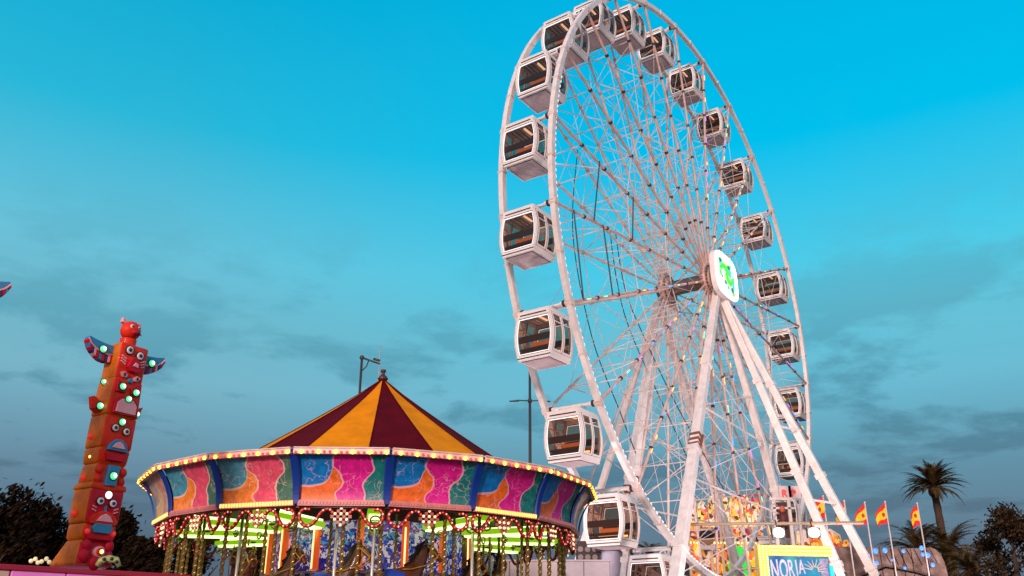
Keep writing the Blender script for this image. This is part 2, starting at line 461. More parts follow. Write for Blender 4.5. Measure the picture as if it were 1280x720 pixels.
# ladder-like service cable tray hanging down the middle and ties between the legs
tie = MB()
def mid(a, top_y, q): return Vector((0, top_y, HZ)).lerp(a, q)
for q in (.42, .60, .80):
    tie.tube([mid(fA, -.62, q), mid(fC, -.62, q)], .05, 6)
    tie.tube([mid(fF2, GAP+.6, q), mid(fF4, GAP+.6, q)], .05, 6)
    tie.tube([mid(fB1, -.62, q), mid(fB2, -.62, q)], .06, 6)
for q0, q1 in ((.30, .42), (.42, .60), (.60, .80)):
    tie.tube([mid(fF2, GAP+.6, q0), mid(fF4, GAP+.6, q1)], .022, 5); tie.tube([mid(fF2, GAP+.6, q1), mid(fF4, GAP+.6, q0)], .022, 5)
    tie.tube([mid(fA, -.62, q0), mid(fC, -.62, q1)], .022, 5); tie.tube([mid(fA, -.62, q1), mid(fC, -.62, q0)], .022, 5)
tie.build('leg_tie', WHITE, wheel)
bs = MB(); 
for a, b in ((fA, fF2), (fC, fF4), (fA, fB1), (fB1, fB2), (fB2, fC), (fF1, fF2)): bs.bar(a+Vector((0,0,.3)), b+Vector((0,0,.3)), .35, .3)
bs.build('base_frame', DARK, wheel)

# ------------------------------------------------------------------ cabins
def glassmat(name, tint, refl):
    m = bpy.data.materials.new(name); m.use_nodes = True; t = m.node_tree; t.nodes.clear()
    tr = N(t, 'ShaderNodeBsdfTransparent'); tr.inputs[0].default_value = (*tint, 1)
    gl = N(t, 'ShaderNodeBsdfGlossy'); gl.inputs['Roughness'].default_value = .04; gl.inputs[0].default_value = (.9, .85, .82, 1)
    fr_ = N(t, 'ShaderNodeLayerWeight'); fr_.inputs[0].default_value = .35
    f2 = math_n(t, 'ADD', math_n(t, 'MULTIPLY', math_n(t, 'POWER', fr_.outputs['Facing'], 3.0), refl), .035, clamp=True)
    mx = N(t, 'ShaderNodeMixShader'); t.links.new(f2, mx.inputs[0]); t.links.new(tr.outputs[0], mx.inputs[1]); t.links.new(gl.outputs[0], mx.inputs[2])
    out = N(t, 'ShaderNodeOutputMaterial'); t.links.new(mx.outputs[0], out.inputs[0]); return m
GLASS = glassmat('smoked_glass', (.68, .53, .45), .5)
GW, GL, ZT, ZB, BUL = .75, .75, -.28, -2.27, .18
def prof(s, inset=0.):
    """half width of the bulged side wall, s = 0 bottom .. 1 top"""
    return GW + BUL*math.sin(PI*min(1, max(0, s))**.92) - inset
def zof(s): return ZB + (ZT-ZB)*s
def wall_strip(mb, x0, x1, s0, s1, side, t0=0., t1=.05, n=10, mi=0):
    """curved slab of the bulged wall between x0..x1"""
    vs = []; fs = []
    for i in range(n+1):
        s = s0+(s1-s0)*i/n; z = zof(s)
        for x in (x0, x1):
            for tt in (t0, t1): vs.append((x, side*(prof(s)-tt), z))
    for i in range(n):
        a = i*4; b = a+4
        fs += [(a, a+2, b+2, b), (a+1, b+1, b+3, a+3), (a, b, b+1, a+1), (a+2, a+3, b+3, b+2)]
    fs += [(0, 1, 3, 2), (n*4, n*4+2, n*4+3, n*4+1)]
    mb.add(vs, fs, mi)
def end_outline(ins, n=10, s0=.02, s1=.98, zin=0.):
    P = []
    for i in range(n+1):
        s = s0 + (s1-s0)*i/n; P.append((prof(s)-ins, zof(s)+ (zin if i == 0 else 0) - (zin if i == n else 0)))
    for i in range(n, -1, -1):
        s = s0 + (s1-s0)*i/n; P.append((-(prof(s)-ins), zof(s)+ (zin if i == 0 else 0) - (zin if i == n else 0)))
    return P
def ring_prism(mb, outer, inner, x0, x1, mi=0):
    n = len(outer); vs = []
    for x in (x0, x1):
        for P in (outer, inner):
            for y, z in P: vs.append((x, y, z))
    O0, I0, O1, I1 = 0, n, 2*n, 3*n; fs = []
    for i in range(n):
        j = (i+1) % n
        fs += [(O0+i, O0+j, I0+j, I0+i), (O1+i, I1+i, I1+j, O1+j), (O0+i, O1+i, O1+j, O0+j), (I0+i, I0+j, I1+j, I1+i)]
    mb.add(vs, fs, mi)
SEAT = mat('orange_seat', (.75, .25, .03), .5)
SEATD = mat('dark_seat', (.035, .015, .012), .5)
CEIL = mat('cabin_ceiling', (.82, .70, .62), .6)
UNDER = mat('cabin_underside', (.62, .48, .50), .45, .1, var=.25, vscale=5)
TRIM = mat('black_rubber', (.02, .017, .018), .6)
CLED = emat('cabin_warm_lamp', (1, .48, .14), 3.2)
WLED = emat('cabin_edge_light', (1, .97, 1), .75)
def make_cabin():
    g = empty('gondola', (0, 0, 0))
    for sd in (-1, 1):                                    # end walls: white rounded frame round a big window
        f = MB(); out = end_outline(0); inn = end_outline(.115, s0=.095, s1=.865)
        ring_prism(f, out, inn, sd*GL, sd*(GL-.09))
        fo = bevel(f.build('end_frame', WHITE2, g), .018, 2)
        tr_ = MB(); ring_prism(tr_, end_outline(.105, s0=.088, s1=.872), end_outline(.145, s0=.113, s1=.845), sd*(GL-.02), sd*(GL-.075))
        tr_.build('window_seal', TRIM, fo)
        lt = MB(); ring_prism(lt, end_outline(.135, s0=.108, s1=.85), end_outline(.158, s0=.122, s1=.835), sd*(GL-.012), sd*(GL-.06))
        lt.build('window_trim', WLED, fo)
        vent = MB(); vent.bar((sd*(GL+.004), -.6, zof(.925)), (sd*(GL+.004), .6, zof(.925)), .012, .05, up=(1, 0, 0)); vent.bar((sd*(GL+.003), -.62, zof(.925)), (sd*(GL+.003), .62, zof(.925)), .05, .012, up=(1, 0, 0))
        vent.build('air_slot', TRIM, fo)
        gp = MB(); P = end_outline(.15, s0=.118, s1=.84)
        vs = [(sd*(GL-.045), y, z) for y, z in P]; gp.add(vs, [tuple(range(len(P)))])
        gp.build('end_window', GLASS, g)
    for sd in (-1, 1):                                    # bulged long walls with doors
        f = MB()
        wall_strip(f, -GL, -GL+.09, 0, 1, sd); wall_strip(f, GL-.09, GL, 0, 1, sd)
        wall_strip(f, -GL+.09, GL-.09, .0, .10, sd, n=2); wall_strip(f, -GL+.09, GL-.09, .91, 1., sd, n=2)
        bevel(f.build('side_frame', WHITE2, g), .01, 1)
        for x0, x1 in ((-GL+.1, -.02), (.02, GL-.1)):
            dr = MB(); e = .055
            wall_strip(dr, x0, x0+e, .105, .905, sd, -.015, .035); wall_strip(dr, x1-e, x1, .105, .905, sd, -.015, .035)
            wall_strip(dr, x0+e, x1-e, .105, .14, sd, -.015, .035, n=2); wall_strip(dr, x0+e, x1-e, .87, .905, sd, -.015, .035, n=2)
            wall_strip(dr, x0+e, x1-e, .70, .72, sd, -.01, .03, n=2)
            dob = dr.build('door', WHITE2, g)
            pn = MB(); vs = []; n = 8
            for i in range(n+1):
                s = .14+(.73)*i/n
                vs += [(x0+e, sd*(prof(s)-.012), zof(s)), (x1-e, sd*(prof(s)-.012), zof(s))]
            pn.add(vs, [(2*i, 2*i+1, 2*i+3, 2*i+2) for i in range(n)])
            pn.build('door_glass', GLASS, dob, smooth=True)
            gsk = MB(); wall_strip(gsk, x0-.018, x0, .1, .91, sd, -.005, .03); wall_strip(gsk, x1, x1+.018, .1, .91, sd, -.005, .03)
            gsk.build('door_gasket', TRIM, dob)
    fl = MB(); fl.box(-GL, GL, -GW, GW, ZB-.03, ZB+.05)
    fo = bevel(fl.build('floor', WHITE2, g), .012, 1)
    MB().box(-GL+.13, GL-.13, -GW+.13, GW-.13, ZB-.05, ZB-.032).build('floor_panel', UNDER, fo)
    MB().box(-GL+.10, GL-.10, -GW+.10, GW-.10, ZB-.040, ZB-.0305).build('underside_seam', TRIM, fo)
    MB().box(-GL-.02, GL+.02, -GW-.02, GW+.02, ZB+.055, ZB+.085).build('sill_band', TRIM, fo)
    rf = MB(); rf.box(-GL+.01, GL-.01, -GW+.01, GW-.01, ZT-.05, ZT+.03); rf.box(-GL+.12, GL-.12, -GW+.1, GW-.1, ZT+.03, ZT+.07)
    ro = bevel(rf.build('roof', WHITE2, g), .015, 1)
    sl = MB()
    for i in range(7): sl.box(-GL+.1, GL-.1, -.62+i*.19, -.62+i*.19+.1, ZT-.13, ZT-.06)
    MB().box(-GL+.1, GL-.1, -.72, .72, ZT-.059, ZT-.052).build('ceiling_backing', SEATD, ro)
    sl.build('ceiling_slats', CEIL, ro)
    for sd in (-1, 1):
        b = MB(); b.box(sd*(GL-.13)-.03, sd*(GL-.13)+.03, -.78, .78, ZB+.74, ZB+1.0)
        b.box(sd*(GL-.16)-.03, sd*(GL-.16)+.03, -.7, .7, ZB+.06, ZB+.36)
        bo = b.build('seat_back', SEATD, g)
        b = MB(); b.box(min(sd*(GL-.5), sd*(GL-.14)), max(sd*(GL-.5), sd*(GL-.14)), -.74, .74, ZB+.42, ZB+.50)
        b.build('bench_seat', SEATD, g)
        b = MB(); b.box(sd*(GL-.15)-.02, sd*(GL-.15)+.02, -.72, .2, ZB+.51, ZB+.66); b.build('seat_cushion', SEAT, g)
    for sd in (-1, 1): MB().box(min(sd*(GL-.52), sd*(GL-.50)), max(sd*(GL-.52), sd*(GL-.50)), -.6, .5, ZB+.40, ZB+.47).build('bench_light', CLED, g)
    MB().box(-.30, .30, -.05, .05, ZT-.17, ZT-.14).build('added_fill_strip', mat('added_fill_warm', (.9, .8, .7), .4, emit=(1, .7, .45), es=1.2), g)  # weak warm glowing strip, added only to brighten the cabin interior
    hg = MB(); hg.tube([(0, -GAP/2+.14, 0), (0, GAP/2-.14, 0)], .055, 10)
    for sd in (-1, 1):
        hg.bar((-.4, sd*.5, ZT+.05), (0, sd*.5, .02), .06, .05); hg.bar((.4, sd*.5, ZT+.05), (0, sd*.5, .02), .06, .05)
        hg.tube([(0, sd*(GAP/2-.42), 0), (0, sd*(GAP/2-.14), 0)], .10, 10)
    hg.build('hanger', WHITE, g)
    hb = MB()
    for sd in (-1, 1): hb.tube([(0, sd*(GAP/2-.30), 0), (0, sd*(GAP/2-.20), 0)], .14, 10)
    hb.build('hanger_bearing', DARK, g)
    return g
CLK = {21: 'gondola cut off by the bottom of the photo, left of the thick white leg',
 22: 'lowest whole gondola, right beside the right edge of the carousel',
 23: 'gondola hanging just above the right edge of the carousel',
 0: 'gondola left of the hub, above the double-armed street lamp',
 1: 'leftmost gondola, next above the one over the street lamp',
 2: 'gondola second above the one over the street lamp',
 3: 'gondola on the upper left, just below the one crossed by the near rim',
 4: 'top left gondola crossed by the near rim of the wheel',
 5: 'topmost gondola, cut by the upper edge of the photo',
 6: 'gondola just right of the topmost one, hanging from the crown of the wheel',
 7: 'third gondola from the top on the right side of the wheel',
 8: 'gondola fourth from the top on the right side of the wheel',
 9: 'gondola fifth from the top on the right side of the wheel',
 10: 'right-hand gondola two above the level of the hub sign top',
 11: 'right-hand gondola just above the level of the hub sign',
 12: 'right-hand gondola directly right of the lit hub sign',
 13: 'right-hand gondola first below the level of the hub sign',
 14: 'right-hand gondola second below the hub sign, above the crossing white leg',
 15: 'right-hand gondola crossed by two white support legs',
 16: 'right-hand gondola low behind the support legs, above the two floodlights',
 17: 'lowest gondola on the right, just above and behind the bulb-framed sign'}
cab0 = None
for k in list(range(0, 18)) + [21, 22, 23]:
    g = make_cabin() if cab0 is None else copy_tree(cab0)
    if cab0 is None: cab0 = g
    t = kt(k); P = WM @ Vector((R*math.cos(t), GAP/2, HZ + R*math.sin(t)))
    g.location = P; g.rotation_euler = Matrix.Rotation(AZ, 3, 'Z').to_euler(); g.rotation_euler = (Matrix.Rotation(AZ, 3, 'Z') @ Matrix.Rotation(math.radians(random.Random(k*7+3).uniform(-1.6, 1.6)), 3, 'Y')).to_euler()
    tag(g, CLK[k], 'gondola', 'gondolas hanging from the ferris wheel')
# the fitted cabins sit slightly towards the near left of their pivots
# power cables hanging past the wheel
for pts, lab in (([(722,187), (716,292), (739,418), (775,515), (800, 580)], 'thin black cable sagging past the left spokes, leftmost of the three'),
            ([(762,285), (771,350), (788,414), (840,530), (872,600)], 'thin black cable sagging past the spokes, middle one of the three'),
            ([(769,288), (781,360), (802,414), (845,505), (905,612)], 'thin black cable sagging past the spokes, nearest the hub of the three')):
    P = [atY(x, y, 44.5) for x, y in pts]; Q = []
    for i in range(len(P)-1):
        for j in range(6):
            u = j/6; p0 = P[max(i-1, 0)]; p1 = P[i]; p2 = P[i+1]; p3 = P[min(i+2, len(P)-1)]
            Q.append(.5*((2*p1) + (p2-p0)*u + (2*p0-5*p1+4*p2-p3)*u*u + (3*p1-p0-3*p2+p3)*u**3))
    Q.append(P[-1])
    tag(MB().tube(Q, .028, 5).build('cable', CABLE), lab, 'cable', 'cables past the wheel')
# ================================================================== carousel
CX, CY = -3.11, 20.4
Z1, Z2, R1c, R2c, NP = 3.234 + EYE, 2.386 + EYE, 5.0, 4.616, 18
PHC = .196
car = empty('carousel', (CX, CY, 0))
tag(car, 'brightly painted carousel with an orange and maroon striped tent roof', 'carousel')
def cp(r, ang, z): return Vector((r*math.sin(ang), -r*math.cos(ang), z))      # ang 0 faces the camera, growing to the right
def cj(k): return PHC + k*2*PI/NP
MAR = mat('tent_maroon', (.115, .001, .006), .8, spec=.08, var=.3, vscale=2.5, bump=.15)
ORA = mat('tent_orange', (.88, .27, .002), .8, spec=.08, var=.22, vscale=2.5, bump=.15)
# tent: 16 cloth gores, sagging a little between the ribs
zap = atY(482, 476, CY).z
tb = MB(); nst, nr = 16, 10; ph = math.radians(5.5)
RT = 4.05
def tz(q): return zap + (Z1 - .12 - zap)*(q**.93)*1.0
vs = []; fs = []; SUB = 6
for i in range(nst*SUB):
    a = ph + 2*PI*i/(nst*SUB)
    sag = .06*math.sin(PI*((i % SUB)/SUB))
    for j in range(nr+1):
        q = j/nr; vs.append(cp(.06 + (RT-.06)*q, a, tz(q) - sag*q*1.6))
tb.v = [tuple(p) for p in vs]
for i in range(nst*SUB):
    i2 = (i+1) % (nst*SUB)
    for j in range(nr):
        tb.f.append((i*(nr+1)+j, i2*(nr+1)+j, i2*(nr+1)+j+1, i*(nr+1)+j+1)); tb.m.append((i//SUB) % 2)
tent = tb.build('tent_roof', [MAR, ORA], car, smooth=True)
sm = MB()
for i in range(nst):
    a = ph + 2*PI*i/nst; sm.tube([cp(.06+(RT-.06)*j/8, a, tz(j/8)+.008) for j in range(9)], .012, 5)
sm.build('roof_seam', MAR, tent)
fi = MB(); fi.lathe([(0, zap-.02), (.10, zap), (.13, zap+.05), (.09, zap+.11), (.045, zap+.15), (.04, zap+.2), (.065, zap+.22), (.065, zap+.27), (0, zap+.29)], 14)
fi.build('finial', mat('finial_brown', (.08, .02, .018), .4), car, smooth=True)
# flat roof between the tent and the rounding boards and the soffit underneath
dk = MB(); dk.lathe([(RT-.3, Z1-.20), (R1c-.25, Z1-.14)], 36); dk.lathe([(.5, Z2+.32), (R2c*.985-.07, Z2+.20)], 36)
dk.build('ceiling', mat('soffit_olive', (.11, .095, .03), .7, var=.5, vscale=1.2), car)

# painted scenery boards
def art(name, blue, orange, mag, teal, line):
    m = bpy.data.materials.new(name); m.use_nodes = True; t = m.node_tree; b = t.nodes['Principled BSDF']
    b.inputs['Roughness'].default_value = .35; b.inputs['Coat Weight'].default_value = .15
    uv = N(t, 'ShaderNodeTexCoord'); sp = N(t, 'ShaderNodeSeparateXYZ'); t.links.new(uv.outputs['UV'], sp.inputs[0])
    oi = N(t, 'ShaderNodeObjectInfo')
    wob = N(t, 'ShaderNodeTexNoise'); wob.inputs['Scale'].default_value = 3.2; wob.noise_dimensions = '4D'
    t.links.new(uv.outputs['UV'], wob.inputs['Vector']); t.links.new(math_n(t, 'MULTIPLY', oi.outputs['Random'], 40), wob.inputs['W'])
    w0 = math_n(t, 'MULTIPLY', math_n(t, 'SUBTRACT', wob.outputs[0], .5), .14)
    U, V = math_n(t, 'ADD', sp.outputs[0], w0), math_n(t, 'ADD', sp.outputs[1], math_n(t, 'MULTIPLY', w0, .6))
    def curve(inp, pts):
        c = N(t, 'ShaderNodeFloatCurve'); cu = c.mapping.curves[0]
        cu.points[0].location = pts[0]; cu.points[1].location = pts[-1]
        for p in pts[1:-1]: cu.points.new(*p)
        c.mapping.update(); t.links.new(inp, c.inputs['Value']); return c.outputs[0]
    x1 = curve(V, [(0, .46), (.14, .42), (.30, .50), (.5, .50), (.72, .385), (.9, .42), (1, .46)])
    x2 = curve(V, [(0, .76), (.2, .74), (.38, .74), (.62, .86), (.8, .84), (1, .78)])
    y1 = curve(U, [(0, .30), (.18, .31), (.30, .38), (.36, .55), (.42, .78), (.6, .9), (1, 1)])
    gt = lambda a, c: math_n(t, 'GREATER_THAN', a, c)
    left = mixc(t, gt(V, y1), (*orange, 1), (*blue, 1))
    c_ = mixc(t, gt(U, x1), left, (*mag, 1))
    c_ = mixc(t, gt(U, x2), c_, (*teal, 1))
    # mottling and scribbled pale ornament
    no = N(t, 'ShaderNodeTexNoise'); no.inputs['Scale'].default_value = 9; no.inputs['Detail'].default_value = 5; t.links.new(uv.outputs['Object'], no.inputs['Vector'])
    t.links.new(uv.outputs['Object'], no.inputs['Vector'])
    mo = ramp(t, [(.35, (.75, .75, .75)), (.65, (1.15, 1.12, 1.12))]); t.links.new(no.outputs[0], mo.inputs[0])
    c_ = mixc(t, 1., c_, mo.outputs[0], 'MULTIPLY')
    dn = N(t, 'ShaderNodeTexNoise'); dn.inputs['Scale'].default_value = 5; t.links.new(uv.outputs['Object'], dn.inputs['Vector'])
    vo = N(t, 'ShaderNodeTexVoronoi', feature='DISTANCE_TO_EDGE'); vo.inputs['Scale'].default_value = 4.6
    ad = N(t, 'ShaderNodeVectorMath', operation='ADD'); sc_ = N(t, 'ShaderNodeVectorMath', operation='SCALE'); sc_.inputs['Scale'].default_value = .35
    t.links.new(dn.outputs['Color'], sc_.inputs[0]); t.links.new(uv.outputs['Object'], ad.inputs[0]); t.links.new(sc_.outputs[0], ad.inputs[1]); t.links.new(ad.outputs[0], vo.inputs['Vector'])
    scr = math_n(t, 'LESS_THAN', vo.outputs['Distance'], .022)
    gate = ramp(t, [(.47, (0, 0, 0)), (.56, (.55,)*3)]); n3 = N(t, 'ShaderNodeTexNoise'); n3.inputs['Scale'].default_value = 2.4; t.links.new(uv.outputs['Object'], n3.inputs['Vector']); t.links.new(n3.outputs[0], gate.inputs[0])
    c_ = mixc(t, math_n(t, 'MULTIPLY', scr, gate.outputs[0]), c_, (*line, 1))
    dts = N(t, 'ShaderNodeTexVoronoi', feature='F1'); dts.inputs['Scale'].default_value = 13; t.links.new(uv.outputs['Object'], dts.inputs['Vector'])
    c_ = mixc(t, math_n(t, 'MULTIPLY', math_n(t, 'LESS_THAN', dts.outputs['Distance'], .13), .3), c_, (*line, 1))
    # pale outlines
    ab = lambda a, c: math_n(t, 'ABSOLUTE', math_n(t, 'SUBTRACT', a, c))
    o1 = math_n(t, 'LESS_THAN', ab(U, x1), .011); o2 = math_n(t, 'LESS_THAN', ab(U, x2), .011)
    o3 = math_n(t, 'MULTIPLY', math_n(t, 'LESS_THAN', ab(V, y1), .022), math_n(t, 'LESS_THAN', U, x1))
    oo = math_n(t, 'MAXIMUM', math_n(t, 'MAXIMUM', o1, o2), o3)
    c_ = mixc(t, math_n(t, 'MULTIPLY', oo, .8), c_, (*line, 1))
    t.links.new(c_, b.inputs['Base Color']); return m
ART1 = art('board_art_bright', (.005, .21, .62), (.85, .16, .015), (.70, .012, .30), (.008, .20, .20), (.85, .45, .50))
ART2 = art('board_art_pale', (.07, .34, .46), (.92, .26, .03), (.80, .09, .17), (.07, .20, .14), (.85, .62, .50))
ART3 = art('board_art_cream', (.55, .42, .34), (.80, .55, .22), (.70, .35, .25), (.55, .45, .25), (.9, .75, .55))
CREAM = mat('cream_cornice', (.82, .62, .56), .45, var=.15)
BLUE = mat('rib_blue', (.005, .04, .30), .35, coat=.3)
REDG = mat('garland_red', (.42, .012, .02), .35, var=.5, vscale=9)
PINKT = mat('pink_trim', (.72, .26, .24), .45, var=.25, vscale=12)
LIT = emat('trim_lit_amber', (1, .55, .12), 1.7)
BACKM = mat('board_back', (.08, .07, .07), .7)
def cove(t_): return R2c + (R1c-R2c)*(t_**2.1)
NV = 12
proto_bulb = {}
for k in range(NP):
    a0, a1 = cj(k), cj(k+1); am = (a0+a1)/2
    rel = (math.degrees(am) + 180) % 360 - 180            # 0 = nearest the camera
    pa = empty('scenery_panel', (0, 0, 0)); pa.parent = car
    m = ART2 if -50 < rel < -10 else ART1
    if rel < -50 and rel > -75: m = ART3
    if rel > 75 and rel < 95: m = ART3
    mb = MB(); vs = []; uv = []; nu = 10
    e = .030
    for j in range(NV+1):
        t_ = j/NV; rr_ = cove(t_); z = Z2 + (Z1-Z2)*t_
        p0, p1 = cp(rr_, a0, z), cp(rr_, a1, z)
        for i in range(nu+1):
            u = e + (1-2*e)*i/nu; vs.append(p0.lerp(p1, u)); uv.append((i/nu, t_))
    nF = len(vs); inn = [p - Vector((p.x, p.y, 0)).normalized()*.03 for p in vs]
    fs = [(j*(nu+1)+i, j*(nu+1)+i+1, (j+1)*(nu+1)+i+1, (j+1)*(nu+1)+i) for j in range(NV) for i in range(nu)]
    bk = [tuple(x+nF for x in f[::-1]) for f in fs]
    mb.add(vs+inn, fs, 0); mb.f += bk; mb.m += [1]*len(bk)
    b_ = mb.build('painted_board', [m, BACKM], pa, smooth=True, uvs=uv+uv)
    # cream cornice on top, with bulbs
    co = MB(); p0, p1 = cp(R1c+.03, a0, Z1-.05), cp(R1c+.03, a1, Z1-.05); g0 = (p1-p0)*.012
    co.bar(p0+g0, p1-g0, .07, .10); co.bar(p0+g0+Vector((0,0,.06)), p1-g0+Vector((0,0,.06)), .11, .025)
    bevel(co.build('cornice', CREAM, pa), .008, 1)
    yb, rb = MB(), MB(); nb = 17
    for i in range(nb):
        c = (p0+g0).lerp(p1-g0, (i+.5)/nb) + Vector((math.sin(am), -math.cos(am), 0))*.045 + Vector((0, 0, -.02))
        if i % 3 == 1: yb.ball(c, .036, 8, 5)
        else: rb.ball(c + Vector((0, 0, rnd.uniform(-.012, .012))), .028, 7, 4)
    yb.build('amber_bulbs', YEL_B, pa, smooth=True); rb.build('red_bulbs', RED_B, pa, smooth=True)
    # strip along the lower edge
    p0, p1 = cp(R2c+.02, a0, Z2-.045), cp(R2c+.02, a1, Z2-.045); g0 = (p1-p0)*.02
    lit = min(abs(rel-x) for x in (-58.8, -18.8, 41.2, 101, 161)) < 5
    lo = MB(); lo.bar(p0+g0, p1-g0, .07, .10)
    lo.build('lower_trim', PINKT, pa)
    sb_ = MB(); nrm = Vector((math.sin(am), -math.cos(am), 0))
    for i in range(26):
        c = (p0+g0).lerp(p1-g0, (i+.5)/26) + nrm*.040
        dd = (p1-p0).normalized()
        sb_.bar(c-dd*.017, c+dd*.017, .022, .066 if lit else .05)
    sb_.build('trim_lamps', LIT if lit else PINKT, pa)
    # blue rib over the joint
    rb_ = MB(); sw = .085
    tan = Vector((math.cos(a0), math.sin(a0), 0)); out = Vector((math.sin(a0), -math.cos(a0), 0)); vs = []; nn = 12
    for j in range(nn+1):
        t_ = j/nn; c = cp(cove(t_)+.018, a0, Z2-.06 + (Z1-Z2+.04)*t_)
        for sx_, oy in ((-1, 0), (-.8, .035), (.8, .035), (1, 0)): vs.append(c + tan*sw*sx_*(.8+.25*t_) + out*oy)
        vs += []
    fs = [(j*4+i, j*4+i+1, j*4+5+i, j*4+4+i) for j in range(nn) for i in range(3)]
    rb_.add(vs, fs); rb_.build('rib', BLUE, pa)
    # hanging garland: two scrolls of red tube with bulbs, and a lattice diamond between them
    am_z = Z2-.11; ctr = cp(R2c*math.cos(PI/NP)-.06, am, am_z); tan = Vector((math.cos(am), math.sin(am), 0))
    K = 1.0/66.
    S = [(-45, -3), (-53, -3), (-58, -10), (-57, -20), (-50, -28), (-41, -27), (-34, -18), (-28, -7), (-20, -2), (-14, -5), (-10, -12)]
    S2 = [(-30, -8), (-24, -20), (-16, -25), (-10, -20)]
    for sgn in (-1, 1):
        for si, SS in enumerate((S,)):
            Q = []
            for i in range(len(SS)-1):
                p0_, p1_, p2_, p3_ = SS[max(i-1, 0)], SS[i], SS[i+1], SS[min(i+2, len(SS)-1)]
                for j in range(3):
                    u = j/3
                    Q.append(tuple(.5*((2*p1_[q]) + (p2_[q]-p0_[q])*u + (2*p0_[q]-5*p1_[q]+4*p2_[q]-p3_[q])*u*u + (3*p1_[q]-p0_[q]-3*p2_[q]+p3_[q])*u**3) for q in (0, 1)))
            P = [ctr + tan*(x*sgn*K*-.84) + Vector((0, 0, z*K*.74)) for x, z in Q]
            g_ = MB(); g_.tube(P, .034, 7); gob = g_.build('garland_scroll', REDG, pa, smooth=True)
            gb = MB()
            for i, p in enumerate(P):
                if i % 2 == 0: gb.ball(p + nrm*.026, .019, 6, 4, mi=(i//2) % 2)
            gb.build('garland_bulbs', [emat('garland_bulb_red', (1, .10, .05), .6), emat('garland_bulb_pink', (1, .50, .35), .8)], gob, smooth=True)
    dm = MB(); db = MB()
    for i in range(4):
        for j in range(4):
            x = (i-j)*3.5; z = -1 - (i+j)*3.2
            c = ctr + tan*x*K + Vector((0, 0, z*K)) + nrm*.02
            if (i+j) % 2 == 0: db.ball(c + nrm*.02, .026, 6, 4)
            dm.bar(c-tan*.028, c+tan*.028, .02, .055)
    do = dm.build('garland_diamond', mat('diamond_tile', (.45, .10, .12), .4), pa)
    db.build('diamond_bulbs', emat('diamond_bulb', (1, .66, .34), 1.3), do, smooth=True)
# structure ring that carries the boards
MB().lathe([(R2c-.12, Z2-.12), (R2c-.05, Z2-.12), (R2c-.05, Z2-.02), (R2c-.12, Z2-.02), (R2c-.12, Z2-.12)], 54).build('ring_beam', mat('ring_maroon', (.09, .01, .015), .5), car)

# sweeps: glowing arms under the canopy
ARM = emat('sweep_lamp', (.85, 1, .50), 1.7); ARMG = mat('sweep_green', (.40, .75, .02), .35, emit=(.42, .85, .01), es=.5)
for k in range(12):
    a = math.radians(9 + 30*k); o = Vector((math.sin(a), -math.cos(a), 0)); tn = Vector((math.cos(a), math.sin(a), 0))
    z = Z2-.02
    s_ = MB(); s_.bar(o*2.25+Vector((0,0,z-.10)), o*4.25+Vector((0,0,z-.10)), .36, .12, w2=.30, h2=.10)
    so = bevel(s_.build('sweep', ARMG, car), .03, 2)
    l_ = MB(); l_.bar(o*2.3+Vector((0,0,z-.175)), o*4.15+Vector((0,0,z-.175)), .24, .035)
    l_.bar(o*2.3+Vector((0,0,z-.02))+tn*.10, o*4.1+Vector((0,0,z-.02))+tn*.10, .07, .05)
    l_.build('sweep_light', ARM, so)
    h_ = MB()
    for j in range(3): h_.ball(o*(2.6+.6*j)+Vector((0,0,z-.26)), .07, 8, 5, sc=(1, 1, .45))
    h_.build('sweep_boss', mat('boss_olive', (.22, .30, .03), .4), so, smooth=True)
    for j in range(5):
        hk = MB(); c = o*(2.2+.5*j)+Vector((0,0,z-.26)); hk.tube([c+tn*.09*math.cos(q)+Vector((0,0,.07*math.sin(q))) for q in [PI*.1*i for i in range(21)]], .016, 5)
        hk.build('sweep_curl', mat('curl_olive', (.32, .30, .06), .4, .3), so)
